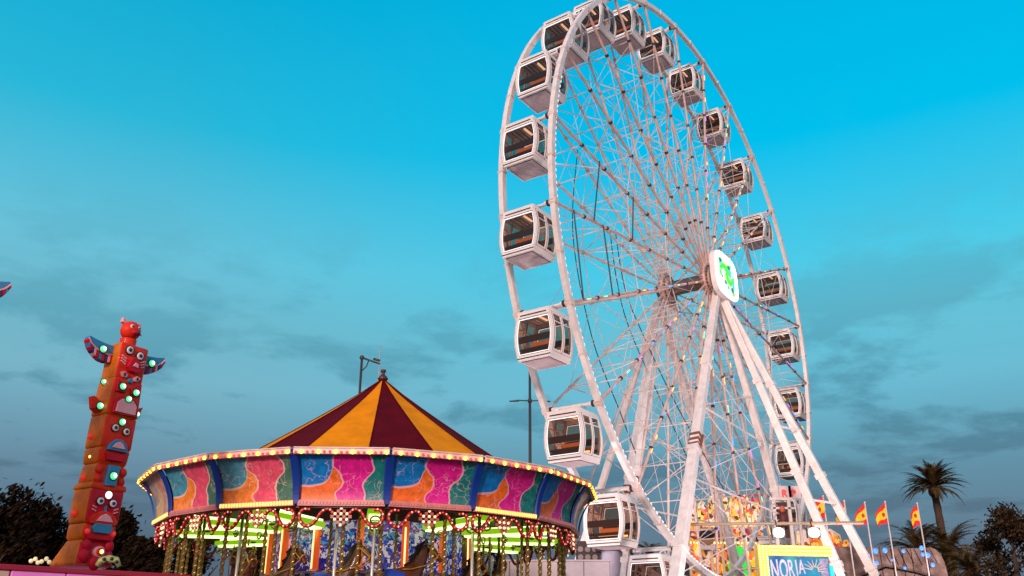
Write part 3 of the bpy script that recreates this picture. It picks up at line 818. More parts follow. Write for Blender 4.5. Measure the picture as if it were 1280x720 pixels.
# centre drum
def mirror_art():
    m = bpy.data.materials.new('drum_art'); m.use_nodes = True; t = m.node_tree; b = t.nodes['Principled BSDF']
    tcn = N(t, 'ShaderNodeTexCoord')
    mp = N(t, 'ShaderNodeMapping'); mp.inputs['Scale'].default_value = (1, 1, .7)
    dd = N(t, 'ShaderNodeTexNoise'); dd.inputs['Scale'].default_value = 6; dd.inputs['Detail'].default_value = 4; t.links.new(tcn.outputs['Object'], dd.inputs['Vector'])
    d2 = N(t, 'ShaderNodeVectorMath', operation='SCALE'); d2.inputs['Scale'].default_value = .45; t.links.new(dd.outputs['Color'], d2.inputs[0])
    d3 = N(t, 'ShaderNodeVectorMath', operation='ADD'); t.links.new(tcn.outputs['Object'], d3.inputs[0]); t.links.new(d2.outputs[0], d3.inputs[1]); t.links.new(d3.outputs[0], mp.inputs[0])
    vo = N(t, 'ShaderNodeTexVoronoi'); vo.inputs['Scale'].default_value = 17; t.links.new(mp.outputs[0], vo.inputs['Vector'])
    sp = N(t, 'ShaderNodeSeparateColor'); t.links.new(vo.outputs['Color'], sp.inputs[0])
    rr = ramp(t, [(0, (.01, .02, .28)), (.25, (.02, .10, .75)), (.42, (.10, .03, .22)), (.55, (.75, .72, .9)), (.72, (.85, .85, .95)), (.82, (.05, .45, .75)), (.93, (.45, .12, .5))], 'CONSTANT')
    sz = N(t, 'ShaderNodeSeparateXYZ'); t.links.new(tcn.outputs['Object'], sz.inputs[0])
    hh = math_n(t, 'MULTIPLY', math_n(t, 'SUBTRACT', sz.outputs[2], 3.35), .45)
    t.links.new(math_n(t, 'ADD', math_n(t, 'MULTIPLY', sp.outputs[0], .85), hh, clamp=True), rr.inputs[0])
    t.links.new(rr.outputs[0], b.inputs['Base Color']); t.links.new(rr.outputs[0], b.inputs['Emission Color']); b.inputs['Emission Strength'].default_value = .30
    b.inputs['Roughness'].default_value = .15
    return m
DA = mirror_art(); RDm = 2.15; ND = 15
ORT = mat('orange_neon', (.85, .16, .02), .3, emit=(1, .12, .02), es=.45); ORTH = emat('orange_neon_core', (1, .55, .2), 2.2)
COLM = mat('column_brown', (.25, .09, .03), .4)
for k in range(ND):
    a0 = math.radians(2) + 2*PI*k/ND; a1 = a0 + 2*PI/ND
    p0, p1 = cp(RDm, a0, 0), cp(RDm, a1, 0)
    q = MB(); q.add([p0+Vector((0,0,2.98)), p1+Vector((0,0,2.98)), p1+Vector((0,0,Z2-.02)), p0+Vector((0,0,Z2-.02))], [(0, 1, 2, 3)])
    q.build('drum_panel', DA, car)
    q = MB(); c = cp(RDm+.05, a0, 0)
    q.tube([c+Vector((0,0,3.0)), c+Vector((0,0,Z2-.02))], .075, 12); co = q.build('drum_column', COLM if k % 4 == 3 else ORT, car, smooth=True)
    q = MB(); c = cp(RDm+.125, a0-.012, 0); q.tube([c+Vector((0,0,3.02)), c+Vector((0,0,Z2-.15))], .018, 6)
    q.build('neon_tube', ORTH, co)
    q = MB(); n4 = 6
    for i in range(n4):
        u0, u1 = i/n4, (i+1)/n4; A, B = p0.lerp(p1, u0), p0.lerp(p1, u1)
        q.add([A+Vector((0,0,2.74)), B+Vector((0,0,2.74)), B+Vector((0,0,2.94)), A+Vector((0,0,2.94))], [(0, 1, 2, 3)], mi=i % 2)
    q.build('drum_frieze', [mat('frieze_blue', (.01, .12, .62), .4), mat('frieze_white', (.8, .8, .8), .4)], car)
q = MB(); q.lathe([(RDm+.10, 2.94), (RDm+.12, 2.94), (RDm+.12, 2.98), (RDm, 2.98)], ND*4); q.build('drum_ledge', mat('ledge_gold', (.5, .3, .12), .4, .4), car)
q = MB(); q.lathe([(RDm-.05, .9), (RDm-.05, 2.76)], ND, ph=-PI/2+math.radians(2)); q.lathe([(RDm-.06, Z2-.06), (RDm-.06, Z2+.3)], 40); q.build('drum_base', mat('drum_plum', (.10, .03, .09), .5), car)
# deck
q = MB(); q.lathe([(0, .9), (4.7, .9), (4.78, .86), (4.78, .45), (4.5, .4), (4.5, 0)], 54); q.build('deck', mat('deck_wood', (.25, .10, .05), .5, var=.3), car)
# twisted brass poles and horses
def twisted(r=.033, L=3.1, z0=.9, turns=12):
    mb = MB(); n = 170; vs = []; fs = []
    for i in range(n+1):
        z = z0 + L*i/n; q0 = turns*2*PI*i/n
        for j in range(8):
            q = q0 + j*PI/4; rr_ = r*(1.15, .95, .42, .95)[j % 4]
            vs.append((rr_*math.cos(q), rr_*math.sin(q), z))
    for i in range(n):
        for j in range(8): fs.append((i*8+j, i*8+(j+1) % 8, (i+1)*8+(j+1) % 8, (i+1)*8+j))
    return mb.add(vs, fs)
BRASS = mat('twisted_brass', (.34, .23, .07), .32, .7); SILV = mat('pole_silver', (.72, .68, .62), .3, .4)
HORSE = mat('horse_chestnut', (.13, .035, .015), .4, coat=.2, var=.4, vscale=6); MANE = mat('horse_mane', (.012, .006, .006), .5)
BRID = mat('bridle_gold', (.75, .40, .06), .4, .3); SAD = mat('saddle_blue', (.02, .06, .45), .4)
def skin_obj(name, verts, edges, radii, m, parent, sub=2):
    me = bpy.data.meshes.new(name); me.from_pydata(verts, edges, []); me.materials.append(m)
    o = bpy.data.objects.new(name, me); COL.objects.link(o); o.parent = parent
    sk = o.modifiers.new('skin', 'SKIN'); sk.use_smooth_shade = True
    me.skin_vertices[0].data[0].use_root = True
    for i, r_ in enumerate(radii):
        me.skin_vertices[0].data[i].radius = (r_, r_) if not isinstance(r_, tuple) else r_
    s_ = o.modifiers.new('sub', 'SUBSURF'); s_.levels = sub; s_.render_levels = sub
    dg = bpy.context.evaluated_depsgraph_get(); me2 = bpy.data.meshes.new_from_object(o.evaluated_get(dg))
    me2.polygons.foreach_set('use_smooth', [True]*len(me2.polygons))
    o.modifiers.clear(); o.data = me2; me2.name = name; return o
def make_horse():
    h_ = empty('carousel_horse', (0, 0, 0)); h_.parent = car
    # galloping to +x, saddle at z ~ 0
    V = [(0, 0, 0), (-.42, 0, .02), (-.62, 0, .02), (.32, 0, .06), (.52, 0, .30), (.64, 0, .58), (.70, 0, .80), (.84, 0, .74), (1.00, 0, .56), (1.07, 0, .46),
         (.40, .13, -.16), (.62, .13, -.34), (.52, .13, -.58), (.60, .13, -.66),
         (.40, -.13, -.16), (.70, -.13, -.22), (.78, -.13, -.48), (.86, -.13, -.54),
         (-.55, .13, -.18), (-.50, .13, -.42), (-.74, .13, -.60), (-.72, .13, -.74),
         (-.58, -.13, -.18), (-.66, -.13, -.42), (-.92, -.13, -.52), (-.98, -.13, -.66)]
    E_ = [(0, 1), (1, 2), (0, 3), (3, 4), (4, 5), (5, 6), (6, 7), (7, 8), (8, 9), (3, 10), (10, 11), (11, 12), (12, 13), (3, 14), (14, 15), (15, 16), (16, 17),
          (2, 18), (18, 19), (19, 20), (20, 21), (2, 22), (22, 23), (23, 24), (24, 25)]
    Rr = [.24, .23, .19, .23, (.13, .18), (.09, .13), (.085, .10), (.085, .105), .06, .055,
          .10, .06, .045, .05, .10, .06, .045, .05, .13, .07, .045, .05, .13, .07, .045, .05]
    skin_obj('horse_body', V, E_, Rr, HORSE, h_)
    m = MB()
    for i in range(9):
        u = i/8; x, z = .40+.30*u, .42+.50*u
        m.add([(x-.02, -.02, z), (x-.20-.05*math.sin(i*2.), -.03, z-.10), (x-.12, 0, z-.22), (x-.20-.05*math.sin(i*2.), .03, z-.10), (x-.02, .02, z), (x+.03, 0, z+.06)],
              [(0, 1, 2), (2, 3, 4), (0, 5, 1), (5, 4, 3), (5, 3, 1), (1, 3, 2), (0, 2, 4), (0, 4, 5)])
    m.build('mane', MANE, h_)
    for sd in (-1, 1):
        m = MB(); m.add([(.66, sd*.05, .86), (.74, sd*.09, .86), (.74, sd*.03, .86), (.70, sd*.07, 1.02)], [(0, 1, 2), (0, 3, 1), (1, 3, 2), (2, 3, 0)]); m.build('ear', HORSE, h_)
        m = MB(); m.ball((.82, sd*.085, .80), .022, 8, 5); m.build('eye', MANE, h_)
    m = MB()
    def loop(c, ry, rz, tilt, r=.014):
        m.tube([(c[0]+rz*math.sin(q)*math.sin(tilt), ry*math.cos(q), c[2]+rz*math.sin(q)*math.cos(tilt)) for q in [2*PI*i/16 for i in range(16)]], r, 5, closed=True)
    loop((.98, 0, .60), .085, .10, .7); loop((.80, 0, .74), .10, .15, .2)
    for sd in (-1, 1): m.tube([(.97, sd*.085, .58), (.86, sd*.10, .68), (.72, sd*.09, .80)], .012, 5); m.tube([(.98, sd*.085, .56), (.72, sd*.13, .38), (.35, sd*.2, .28), (.15, sd*.2, .27)], .012, 5)
    m.build('bridle', BRID, h_)
    m = MB(); m.add([(x, .25*math.cos(q)*1.03, .02+.26*math.sin(q)*1.04) for x in (-.25, 0, .2) for q in [PI*.0+PI*i/10 for i in range(11)]],
                    [(j*11+i, j*11+i+1, (j+1)*11+i+1, (j+1)*11+i) for j in range(2) for i in range(10)])
    m.build('saddle', SAD, h_, smooth=True)
    m = MB(); m.tube([(-.78, 0, .08), (-.98, 0, .05), (-1.08, 0, -.15), (-1.06, 0, -.4)], [.04, .07, .06, .01], 7); m.build('tail', MANE, h_, smooth=True)
    return h_
h0 = make_horse(); used = False
def place_horse(r, deg, zz, pol=BRASS):
    global used
    h_ = h0 if not used else copy_tree(h0, car); used = True
    a = math.radians(deg); p = cp(r, a, zz); h_.location = p; h_.rotation_euler = (0, 0, a); h_.scale = (.86,)*3
    pm = twisted(.030); po = pm.build('horse_pole', pol, car); po.location = (p.x, p.y, 0)
tw = None
def pole(r, deg, m=BRASS, twist=True):
    global tw
    a = math.radians(deg); p = cp(r, a, 0)
    if twist:
        if tw is None: o = tw = twisted(.036).build('twisted_pole', m, car)
        else:
            o = tw.copy(); COL.objects.link(o); o.parent = car
    else: o = MB().tube([(0, 0, .9), (0, 0, Z2+.1)], .03, 10).build('smooth_pole', m, car, smooth=True)
    o.location = p
for i in range(14):
    place_horse(2.85, -8 + i*360/14, 2.66 + .10*math.sin(i*2.4))
for i in range(14):
    place_horse(4.0, 5 + i*360/14, 1.80 + .12*math.sin(i*1.7+1))
for d in (-95, -88, -80, -74, -62, -57, -47, -40, -30, -24, -14, -10, 3, 12, 22, 27, 36, 44, 52, 60, 66, 74, 81, 90, 97, 130, 150, 170, 190, 210, 230):
    pole(4.3, d+rnd.uniform(-1.5, 1.5))
for d in (-36, -2, 9, 41, 68): pole(3.6, d, SILV, False)
# ================================================================== pink ride base with totem pole
ZP = 2.74
PA, PB = atZ(-60, 701.5, ZP), atZ(236, 718.5, ZP)
dirp = (PB-PA).normalized(); LP = (PB-PA).length; angp = math.atan2(dirp.y, dirp.x)
plat = empty('ride_base', (PA.x, PA.y, 0), angp)
tag(plat, 'long pink lit ride base with a red top rail, carrying the carved totem pole', 'ride base')
PINK = mat('pink_lit_panel', (.62, .16, .48), .4, emit=(.80, .22, .60), es=.30, var=.2, vscale=1.5)
BEIGE = mat('beige_panel', (.7, .5, .42), .5, var=.2); RAIL = mat('red_rail', (.35, .015, .04), .4)
x0, i = 0., 0
while x0 < LP-.05:
    x1 = min(LP, x0 + .82)
    q = MB(); q.box(x0+.012, x1-.012, -.03, .04, .3, ZP-.09); bevel(q.build('front_panel', BEIGE if i < 1 else PINK, plat), .012, 1)
    x0, i = x1, i+1
q = MB(); q.box(0, LP, .05, 3.2, 0, ZP-.02); q.build('base_body', mat('base_plum', (.12, .03, .08), .6), plat)
q = MB(); q.box(-.02, LP+.02, -.06, .05, ZP-.085, ZP); bevel(q.build('top_rail', RAIL, plat), .01, 1)

# ---- totem
TY = 13.3
TB = atY(104, 707, TY)
YAW = math.radians(57)
PXM = 0.01215                                       # metres per photo pixel at the pole
TO_Z = lambda py: atY(100, py, TY).z
RW = mat('totem_red', (.82, .035, .010), .45, coat=.05, spec=.2, var=.3, vscale=5, bump=.4)
OW = mat('totem_orange', (.74, .18, .004), .45, coat=.05, spec=.2, var=.4, vscale=4, bump=.5)
MW = mat('totem_crimson', (.60, .006, .03), .45, coat=.05, spec=.2, var=.3)
TPK = mat('totem_pink', (.85, .38, .42), .4, var=.1); TWH = mat('totem_white', (.85, .75, .72), .4); TBL = mat('totem_blue', (.03, .22, .42), .35, coat=.3)
TBK = mat('totem_black', (.02, .01, .015), .4); TNV = mat('totem_navy', (.02, .02, .14), .4)
TLG = emat('totem_lamp_green', (.10, .9, .35), .8); TLW = emat('totem_lamp_white', (1, .92, .75), 1.5); TLR = emat('totem_stud_red', (.8, .04, .03), .35)
TLC = emat('totem_lamp_core', (.85, 1, .85), 3.0)
TLY = emat('totem_lamp_amber', (1, .5, .08), 2.5)
def make_totem():
    T = empty('totem_pole', (0, 0, 0))
    z = lambda py: TO_Z(py) - TB.z
    k = PXM
    def cx(py): return .020*z(py)                    # slight lean
    def section(name, pyt, pyb, wt, wb, dt_=None, db_=None, mats=(RW, OW), bev=.035):
        """block from photo row pyt (top) to pyb (bottom); widths in px; front red, sides orange"""
        dt, db = dt_ or wt, db_ or wb
        m = MB(); zs = [(z(pyb), wb, db), (z(pyt), wt, dt)]
        vs = []
        for zz, w, d in zs:
            c = .020*zz
            for i, j in ((-1,-1),(1,-1),(1,1),(-1,1)): vs.append((c + i*w*k/2*1.06, (-w*k/2 if j < 0 else -w*k/2 + d*k*.80), zz))
        m.add(vs, [(0,1,5,4)], 0); m.add(vs, [(1,2,6,5), (2,3,7,6), (3,0,4,7), (3,2,1,0), (4,5,6,7)], 1)
        # weld
        m2 = MB(); m2.v = [tuple(v) for v in vs]; m2.f = [(0,1,5,4), (1,2,6,5), (2,3,7,6), (3,0,4,7), (3,2,1,0), (4,5,6,7)]; m2.m = [0, 1, 1, 1, 1, 1]
        o = m2.build(name, list(mats), T); bevel(o, bev, 3); o.data.polygons.foreach_set('use_smooth', [True]*6)
        return o
    def yf(w): return -w*k/2
    def plate(par, name, pts, w, m, th=.03, py0=None, inset=.008):
        P = [(x*k + .020*zz, zz) for x, zz in [(a, z(b)) for a, b in pts]]
        q = MB(); q.prism(P, yf(w)-th, yf(w)+.02, inset=inset); return q.build(name, m, par)
    def ell(cx_, py, rx, ry, n=18, rot=0.):
        out = []
        for i in range(n):
            a = 2*PI*i/n; x, y = rx*math.cos(a), ry*math.sin(a)
            out.append((cx_ + x*math.cos(rot) - y*math.sin(rot), py - (x*math.sin(rot) + y*math.cos(rot))))
        return out
    def eye(par, x, py, r_, w, pupil=TBK):
        e = plate(par, 'eye', ell(x, py, r_, r_), w, TWH, .035); e2 = plate(e, 'pupil', ell(x, py, r_*.5, r_*.5), w, pupil, .045, inset=.004)
        plate(e, 'eye_ring', ell(x, py, r_*1.28, r_*1.28), w, TBK, .02, inset=.004)
    def lamp(par, x, py, w, m=TLG, r_=4.2, y=None):
        q = MB(); zz = z(py); c = (x*k + .02*zz, (yf(w)-.03) if y is None else y, zz)
        q.ball(c, r_*k*.9, 12, 8, sc=(1, .5, 1)); lo_ = q.build('lamp', m, par, smooth=True)
        q = MB(); q.ball((c[0]+r_*k*.12, c[1]-r_*k*.36, c[2]+r_*k*.1), r_*k*.48, 10, 6, sc=(1, .5, 1)); q.build('lamp_core', TLC, lo_, smooth=True)
        q = MB(); q.tube([(c[0]+r_*k*1.0*math.cos(a_), c[1]+.01, c[2]+r_*k*1.0*math.sin(a_)) for a_ in [2*PI*i/14 for i in range(14)]], r_*k*.16, 5, closed=True); q.build('lamp_rim', TBK, lo_)
    def stud(par, x, py, y_, r_=3.2, m=TLR):
        q = MB(); zz = z(py); q.ball((x*k+.02*zz, y_, zz), r_*k, 8, 5); q.build('stud', m, par, smooth=True)
    # base (flared), crimson front with a round flower lamp
    s = section('base_block', 676, 709, 38, 46, 40, 74, (MW, OW), .05)
    for x, py, rr in ((-14, 683, 6), (15, 683, 6), (-15, 697, 7), (15, 697, 7), (0, 704, 8)):
        q = MB(); zz = z(py); q.ball((x*k+.02*zz, yf(40)-.02, zz), rr*k, 12, 7, sc=(1, .6, 1.2)); q.build('carved_knob', MW, s, smooth=True)
    plate(s, 'flower', ell(1, 691, 7, 7, 14), 46, TPK, .05); plate(s, 'flower_heart', ell(1, 691, 5, 5), 46, RW, .07)
    lamp(s, 1, 691, 46, TLY, 3, y=yf(46)-.09)
    # collar
    s = section('collar_block', 656, 677, 41, 40, 44, 44, (RW, OW), .05)
    plate(s, 'blue_tongue', [(-11, 656), (11, 656), (13, 662), (10, 668), (-10, 668), (-13, 662)], 42, TBL, .06)
    for sd in (-1, 1): stud(s, sd*17, 667, yf(44), 3.4)
    plate(s, 'carved_lip', [(-18, 671), (18, 671), (16, 676), (-16, 676)], 41, MW, .06)
    # lower face
    s = section('face_block', 613, 656, 43, 42, 46, 46, (MW, OW), .04)
    eye(s, -8.5, 629, 4.4, 43, TNV); eye(s, 8.5, 630, 4.4, 43, TNV); lamp(s, 0, 620.5, 43, TLW, 5.0)
    plate(s, 'muzzle', [(-19, 652), (-13, 645), (-5, 641), (5, 641), (13, 646), (18, 653), (16, 657), (-16, 657)], 43, RW, .055)
    plate(s, 'mouth', [(-11, 654), (-6, 647), (0, 644), (6, 647), (11, 654)], 43, TPK, .075)
    plate(s, 'nose_line', [(-1, 634), (1, 634), (1.2, 642), (-1.2, 642)], 43, TBL, .03)
    for sd in (-1, 1):
        for j in range(2): plate(s, 'whisker', [(sd*12, 637+j*4), (sd*17, 635+j*4), (sd*17, 636.3+j*4), (sd*12, 638.3+j*4)][::sd], 43, TPK, .025, inset=.003)
    for py in (644,): stud(s, -24.5, py, .02, 4)
    # stepped block with blue plaque
    s = section('lip_block', 606, 614, 44, 46, 46, 50, (RW, OW), .03)
    s = section('plaque_block', 582, 607, 38, 40, 40, 44, (RW, OW), .05)
    plate(s, 'blue_plaque', [(-7, 584), (8, 584), (6, 609), (-9, 609)], 40, TBL, .07); lamp(s, 0, 597, 40, TLG, 5.2, y=yf(40)-.08)
    for sd in (-1, 1):
        for py, rr in ((590, 5.5), (602, 5)):
            q = MB(); zz = z(py); q.ball((sd*16*k+.02*zz, yf(38), zz), rr*k, 12, 7, sc=(1, .7, 1.1)); q.build('carved_knob', RW, s, smooth=True)
    stud(s, -22, 600, .02, 4)
    s = section('neck_block', 562, 583, 41, 38, 44, 42, (RW, OW), .05)
    plate(s, 'carved_lip', [(-14, 570), (14, 570), (11, 578), (-11, 578)], 41, MW, .05)
    lamp(s, -21, 574, 40, TLY, 2.2, y=-.02)
    # second face with the blue rimmed open mouth
    s = section('face_block', 522, 563, 41, 41, 44, 44, (RW, OW), .04)
    eye(s, -7.5, 538, 4.2, 41); eye(s, 8.5, 540, 4.2, 41); lamp(s, 0, 529.5, 41, TLG, 4.8)
    plate(s, 'mouth_rim', [(-14, 566), (-12, 559), (-5, 552), (4, 551.5), (11, 557), (14, 566)], 41, TBL, .06)
    plate(s, 'mouth', [(-9, 563), (-5, 557), (0, 554.5), (5, 557), (9, 563)], 41, TPK, .08)
    stud(s, -24, 549, .02, 3.6)
    # third section with small side fins and a wide pink mouth
    s = section('beast_block', 476, 523, 39, 42, 42, 45, (RW, OW), .04)
    plate(s, 'mouth_rim', [(-17, 521), (-16, 506), (-9, 499), (9, 499), (16, 506), (17, 521)], 41, MW, .05)
    plate(s, 'mouth', [(-14, 519), (-13, 507), (-7, 502), (8, 502), (14, 508), (14, 519)], 41, TPK, .07)
    for sd in (-1, 1):
        plate(s, 'brow', [(sd*3, 486), (sd*17, 479), (sd*17, 494), (sd*4, 494)][::sd], 40, MW, .04); lamp(s, sd*10, 487.5 if sd < 0 else 491, 40, TLG, 4.6, y=yf(40)-.06)
    lamp(s, 0, 501.5, 41, TLG, 4.4, y=yf(41)-.08); lamp(s, -22, 481, 41, TLG, 4.0, y=.0)
    for sd in (-1, 1):
        q = MB(); P = [(sd*(19*k)+.02*z(512), z(522)), (sd*(31*k)+.02*z(512), z(516)), (sd*(35*k)+.02*z(512), z(502)), (sd*(26*k)+.02*z(512), z(506)), (sd*(19*k)+.02*z(512), z(508))]
        q.prism(P if sd > 0 else P[::-1], -.10, .06, inset=.012); f_ = q.build('fin', RW, s)
        lamp(f_, sd*26, 513, 40, TLG, 4.8, y=-.12)
    # upper owl-like face, with wings
    s = section('owl_block', 433, 478, 39, 38, 40, 40, (RW, OW), .04)
    eye(s, -8, 441.5, 4.6, 39); eye(s, 8, 445, 4.6, 39)
    plate(s, 'beak', [(-9, 462), (-5, 452), (0, 449), (6, 453), (11, 464), (5, 468), (-4, 467)], 39, MW, .08)
    plate(s, 'beak_tip', [(-3, 461), (0, 456), (4, 457), (5, 462)], 39, TPK, .10)
    for sd, yy in ((-1, 0), (1, 2)):
        plate(s, 'cat_eye', [(sd*4, 472+yy), (sd*9, 468+yy), (sd*15, 470+yy), (sd*11, 475+yy), (sd*6, 475.5+yy)][::sd], 39, TPK, .035); plate(s, 'cat_pupil', ell(sd*9.5, 472+yy, 1.6, 2.2, 10), 39, TBK, .045, inset=.003)
        for j in range(3): plate(s, 'whisker', [(sd*10, 452+j*3.4), (sd*17, 449+j*3.4), (sd*17, 450.2+j*3.4), (sd*10, 453.6+j*3.4)][::sd], 39, TPK, .02, inset=.003)
    plate(s, 'nose', ell(0, 478, 3.6, 2.8, 12), 39, TBL, .06)
    # wings : curved, feathered stripes along the lower edge
    for sd in (-1, 1):
        wg = empty('wing', (0, 0, 0)); wg.parent = T
        top = [(19, 437), (29, 437), (38, 436), (46, 435), (51, 434), (55, 433)]; bot = [(19, 457), (28, 459), (37, 458), (46, 453), (53, 447), (58, 438)]
        midl = [((a[0]*.45+b[0]*.55), (a[1]*.45+b[1]*.55)) for a, b in zip(top, bot)]
        def strip(name, A, B, m, y0, y1):
            P = A + B[::-1]; P = [(sd*x*k + .02*z(440), z(py)) for x, py in P]
            if sd < 0: P = P[::-1]
            q = MB(); q.prism(P[::-1], y0, y1, inset=.006); return q.build(name, m, wg)
        strip('wing_panel', top, midl, TBL, -.06, .06)
        def lerp2(A, u):
            f = u*(len(A)-1); i_ = min(int(f), len(A)-2); w_ = f-i_
            return (A[i_][0]*(1-w_)+A[i_+1][0]*w_, A[i_][1]*(1-w_)+A[i_+1][1]*w_)
        nfe = 11
        for i in range(nfe):
            u0, u1 = i/nfe, (i+1)/nfe
            A = [lerp2(midl, u0), lerp2(midl, u1-.012)]; B = [lerp2(bot, u0), lerp2(bot, u1-.012)]
            strip('feather', A, B, (MW, TPK, TNV, MW, TBL)[i % 5], -.065, .05)
        q = MB(); q.tube([(sd*x*k + .02*z(440), -.06, z(py)) for x, py in midl], .014, 6); q.build('wing_line', TPK, wg)
        lamp(wg, sd*36, 445, 39, TLG, 5.0, y=-.09)
    # neck and bear head
    q = MB(); q.lathe([(.135, z(436)), (.125, z(428)), (.13, z(423))], 16, c=(.02*z(430), 0)); q.build('neck', RW, T, smooth=True)
    q = MB(); c = (.02*z(412), -.01, z(412)); q.ball(c, 13.2*k, 18, 12, sc=(1, .95, 1.0)); hd = q.build('head', RW, T, smooth=True)
    q = MB(); q.ball((c[0]+.02, -.135, c[2]-.055), .075, 14, 8, sc=(1.1, .8, .75)); q.build('snout', MW, hd, smooth=True)
    for sd in (-1, 1):
        q = MB(); zz = z(404); P = [(c[0]+sd*.09, zz-.03), (c[0]+sd*.17, zz), (c[0]+sd*.165, zz+.075), (c[0]+sd*.10, zz+.05)]
        q.prism(P if sd > 0 else P[::-1], -.02, .05, inset=.006); q.build('ear', TPK, hd)
        q = MB(); q.ball((c[0]+sd*.062, -.138, c[2]+.035), .034, 10, 6, sc=(1, .5, 1)); e_ = q.build('eye', TWH, hd, smooth=True)
        q = MB(); q.ball((c[0]+sd*.062, -.155, c[2]+.035), .017, 8, 5, sc=(1, .5, 1)); q.build('pupil', TBK, hd, smooth=True)
    q = MB(); q.tube([(c[0]-.06, -.185, c[2]-.085), (c[0]+.02, -.205, c[2]-.07), (c[0]+.09, -.185, c[2]-.09)], .008, 5); q.build('mouth_line', TBK, hd)
    return T
T1 = make_totem(); T1.location = TB; T1.rotation_euler = (0, 0, YAW)
tag(T1, 'tall carved red and orange totem pole with blue wings and green lamps', 'totem pole', 'totem poles of the ride')
T2 = copy_tree(T1); T2.location = atY(-171, 712, 10.15); T2.location.z = TB.z; T2.rotation_euler = (0, 0, math.radians(44))
tag(T2, 'totem pole of which only a wing tip shows at the left edge of the photo', 'totem pole', 'totem poles of the ride')
# painted ornaments on the ride base
o_ = empty('painted_ornament', atY(133, 706, 13.0)); o_.rotation_euler.z = .5
tag(o_, 'small yellow-green ornament with black spots lying at the right foot of the totem pole', 'ornament')
q = MB(); q.tube([(-.12, 0, -.02), (-.08, 0, .05), (.02, -.02, .08), (.12, -.03, .07), (.17, -.03, -.02)], [.035, .05, .055, .045, .03], 10); q.build('ornament_body', mat('lime_paint', (.45, .50, .16), .4, var=.5, vscale=14), o_, smooth=True)
q = MB()
for x, zz in ((-.05, .07), (.05, .08), (.12, .04), (-.02, .03)): q.ball((x, -.075, zz), .025, 8, 5, sc=(1, .5, 1))
q.build('ornament_spots', TBK, o_, smooth=True)
o_ = empty('lamp_cluster', atY(52, 704, 13.0))
tag(o_, 'low row of small glowing cream bulbs left of the totem pole foot', 'lamps')
for i in range(6):
    q = MB(); q.ball((-.16+i*.055, rnd.uniform(-.02, .02), .03+.03*math.sin(i*2)), .032, 8, 5); q.build('bulb', emat('cream_bulb', (1, .85, .5), .25), o_, smooth=True)

# ================================================================== street lamp, mast
STEEL = mat('lamp_steel', (.06, .05, .05), .5, .3)
L0 = atY(663, 700, 62); ztop = atY(663, 452, 62).z; zarm = atY(663, 501, 62).z
lp = empty('street_lamp', (L0.x, 62, 0)); tag(lp, 'tall double-armed street lamp standing behind the carousel', 'street lamp')
MB().tube([(0, 0, 0), (0, 0, zarm*.5), (0, 0, ztop)], [.16, .13, .09], 12).build('pole', STEEL, lp, smooth=True)
for sd in (-1, 1):
    a_ = MB().tube([(0, 0, zarm), (sd*.9, 0, zarm+.03), (sd*(1.05 if sd < 0 else .95), 0, zarm+.02)], .04, 8).build('arm', STEEL, lp, smooth=True)
    q = MB(); q.add([(sd*.75, -.12, zarm+.06), (sd*1.5, -.10, zarm-.02), (sd*1.5, .10, zarm-.02), (sd*.75, .12, zarm+.06), (sd*.8, -.13, zarm-.04), (sd*1.5, -.11, zarm-.07), (sd*1.5, .11, zarm-.07), (sd*.8, .13, zarm-.04)],
                    [(0,1,2,3), (4,7,6,5), (0,4,5,1), (1,5,6,2), (2,6,7,3), (3,7,4,0)]); bevel(q.build('lamp_head', STEEL, a_), .02, 2)
MB().tube([(0, 0, zarm-.12), (0, 0, zarm+.12)], .15, 12).build('collar', STEEL, lp, smooth=True)
ms = empty('mast', (0, 0, 0)); MY = 40.
tag(ms, 'slim mast with a bent arm and antenna rising behind the striped tent', 'mast')
b0, t0_ = atY(451, 500, MY), atY(452.5, 447, MY)
t1_ = atY(475, 455, MY); a0_, a1_ = atY(475.5, 431, MY), atY(474.5, 500, MY)
ms.location = (b0.x, MY, 0)
OFF = Vector((b0.x, MY, 0))
MB().tube([Vector((0, 0, 0)), t0_-OFF], .06, 8).build('post', STEEL, ms, smooth=True)
MB().tube([t0_-OFF, t1_-OFF], .045, 8).build('arm', STEEL, ms, smooth=True)
MB().tube([atY(461, 450.5, MY)-OFF, atY(458, 458, MY)-OFF, atY(453, 463, MY)-OFF], .03, 6).build('brace', STEEL, ms, smooth=True)
q = MB(); q.ball(t0_-OFF, .12, 10, 6); q.build('camera_head', STEEL, ms, smooth=True)
q = MB(); q.tube([atY(467, 448.5, MY)-OFF, atY(475, 451, MY)-OFF], .06, 8); q.build('sensor', STEEL, ms, smooth=True)
q = MB(); q.tube([Vector((a1_.x, MY, 0))-OFF, a0_-OFF], .028, 6); q.build('antenna', mat('pale_steel', (.5, .5, .5), .5, .3), ms, smooth=True)

# ================================================================== trailers behind
TRW = mat('trailer_panel', (.62, .52, .52), .4, var=.15, vscale=1.2)
def trailer(x0p, x1p, ytop, Y, n, lab, ang=0., col=TRW):
    a, b = atY(x0p, ytop, Y), atY(x1p, ytop, Y); L = b.x-a.x
    t = empty('trailer', (a.x, Y, 0), ang); tag(t, lab, 'trailer')
    zt = a.z
    for i in range(n):
        q = MB(); q.box(L*i/n+.015, L*(i+1)/n-.015, -.04, .02, .6, zt-.06); bevel(q.build('side_panel', col, t), .015, 1)
    MB().box(-.02, L+.02, .021, 2.4, .5, zt-.08).build('body', mat('trailer_body', (.4, .34, .35), .6), t)
    MB().box(-.04, L+.04, -.06, 2.42, zt-.06, zt).build('roof_edge', col, t)
    for x in (L*.2, L*.8):
        q = MB(); q.tube([(x, -.02, .45), (x, .25, .45)], .45, 16); q.build('wheel', TBK, t)
    return t
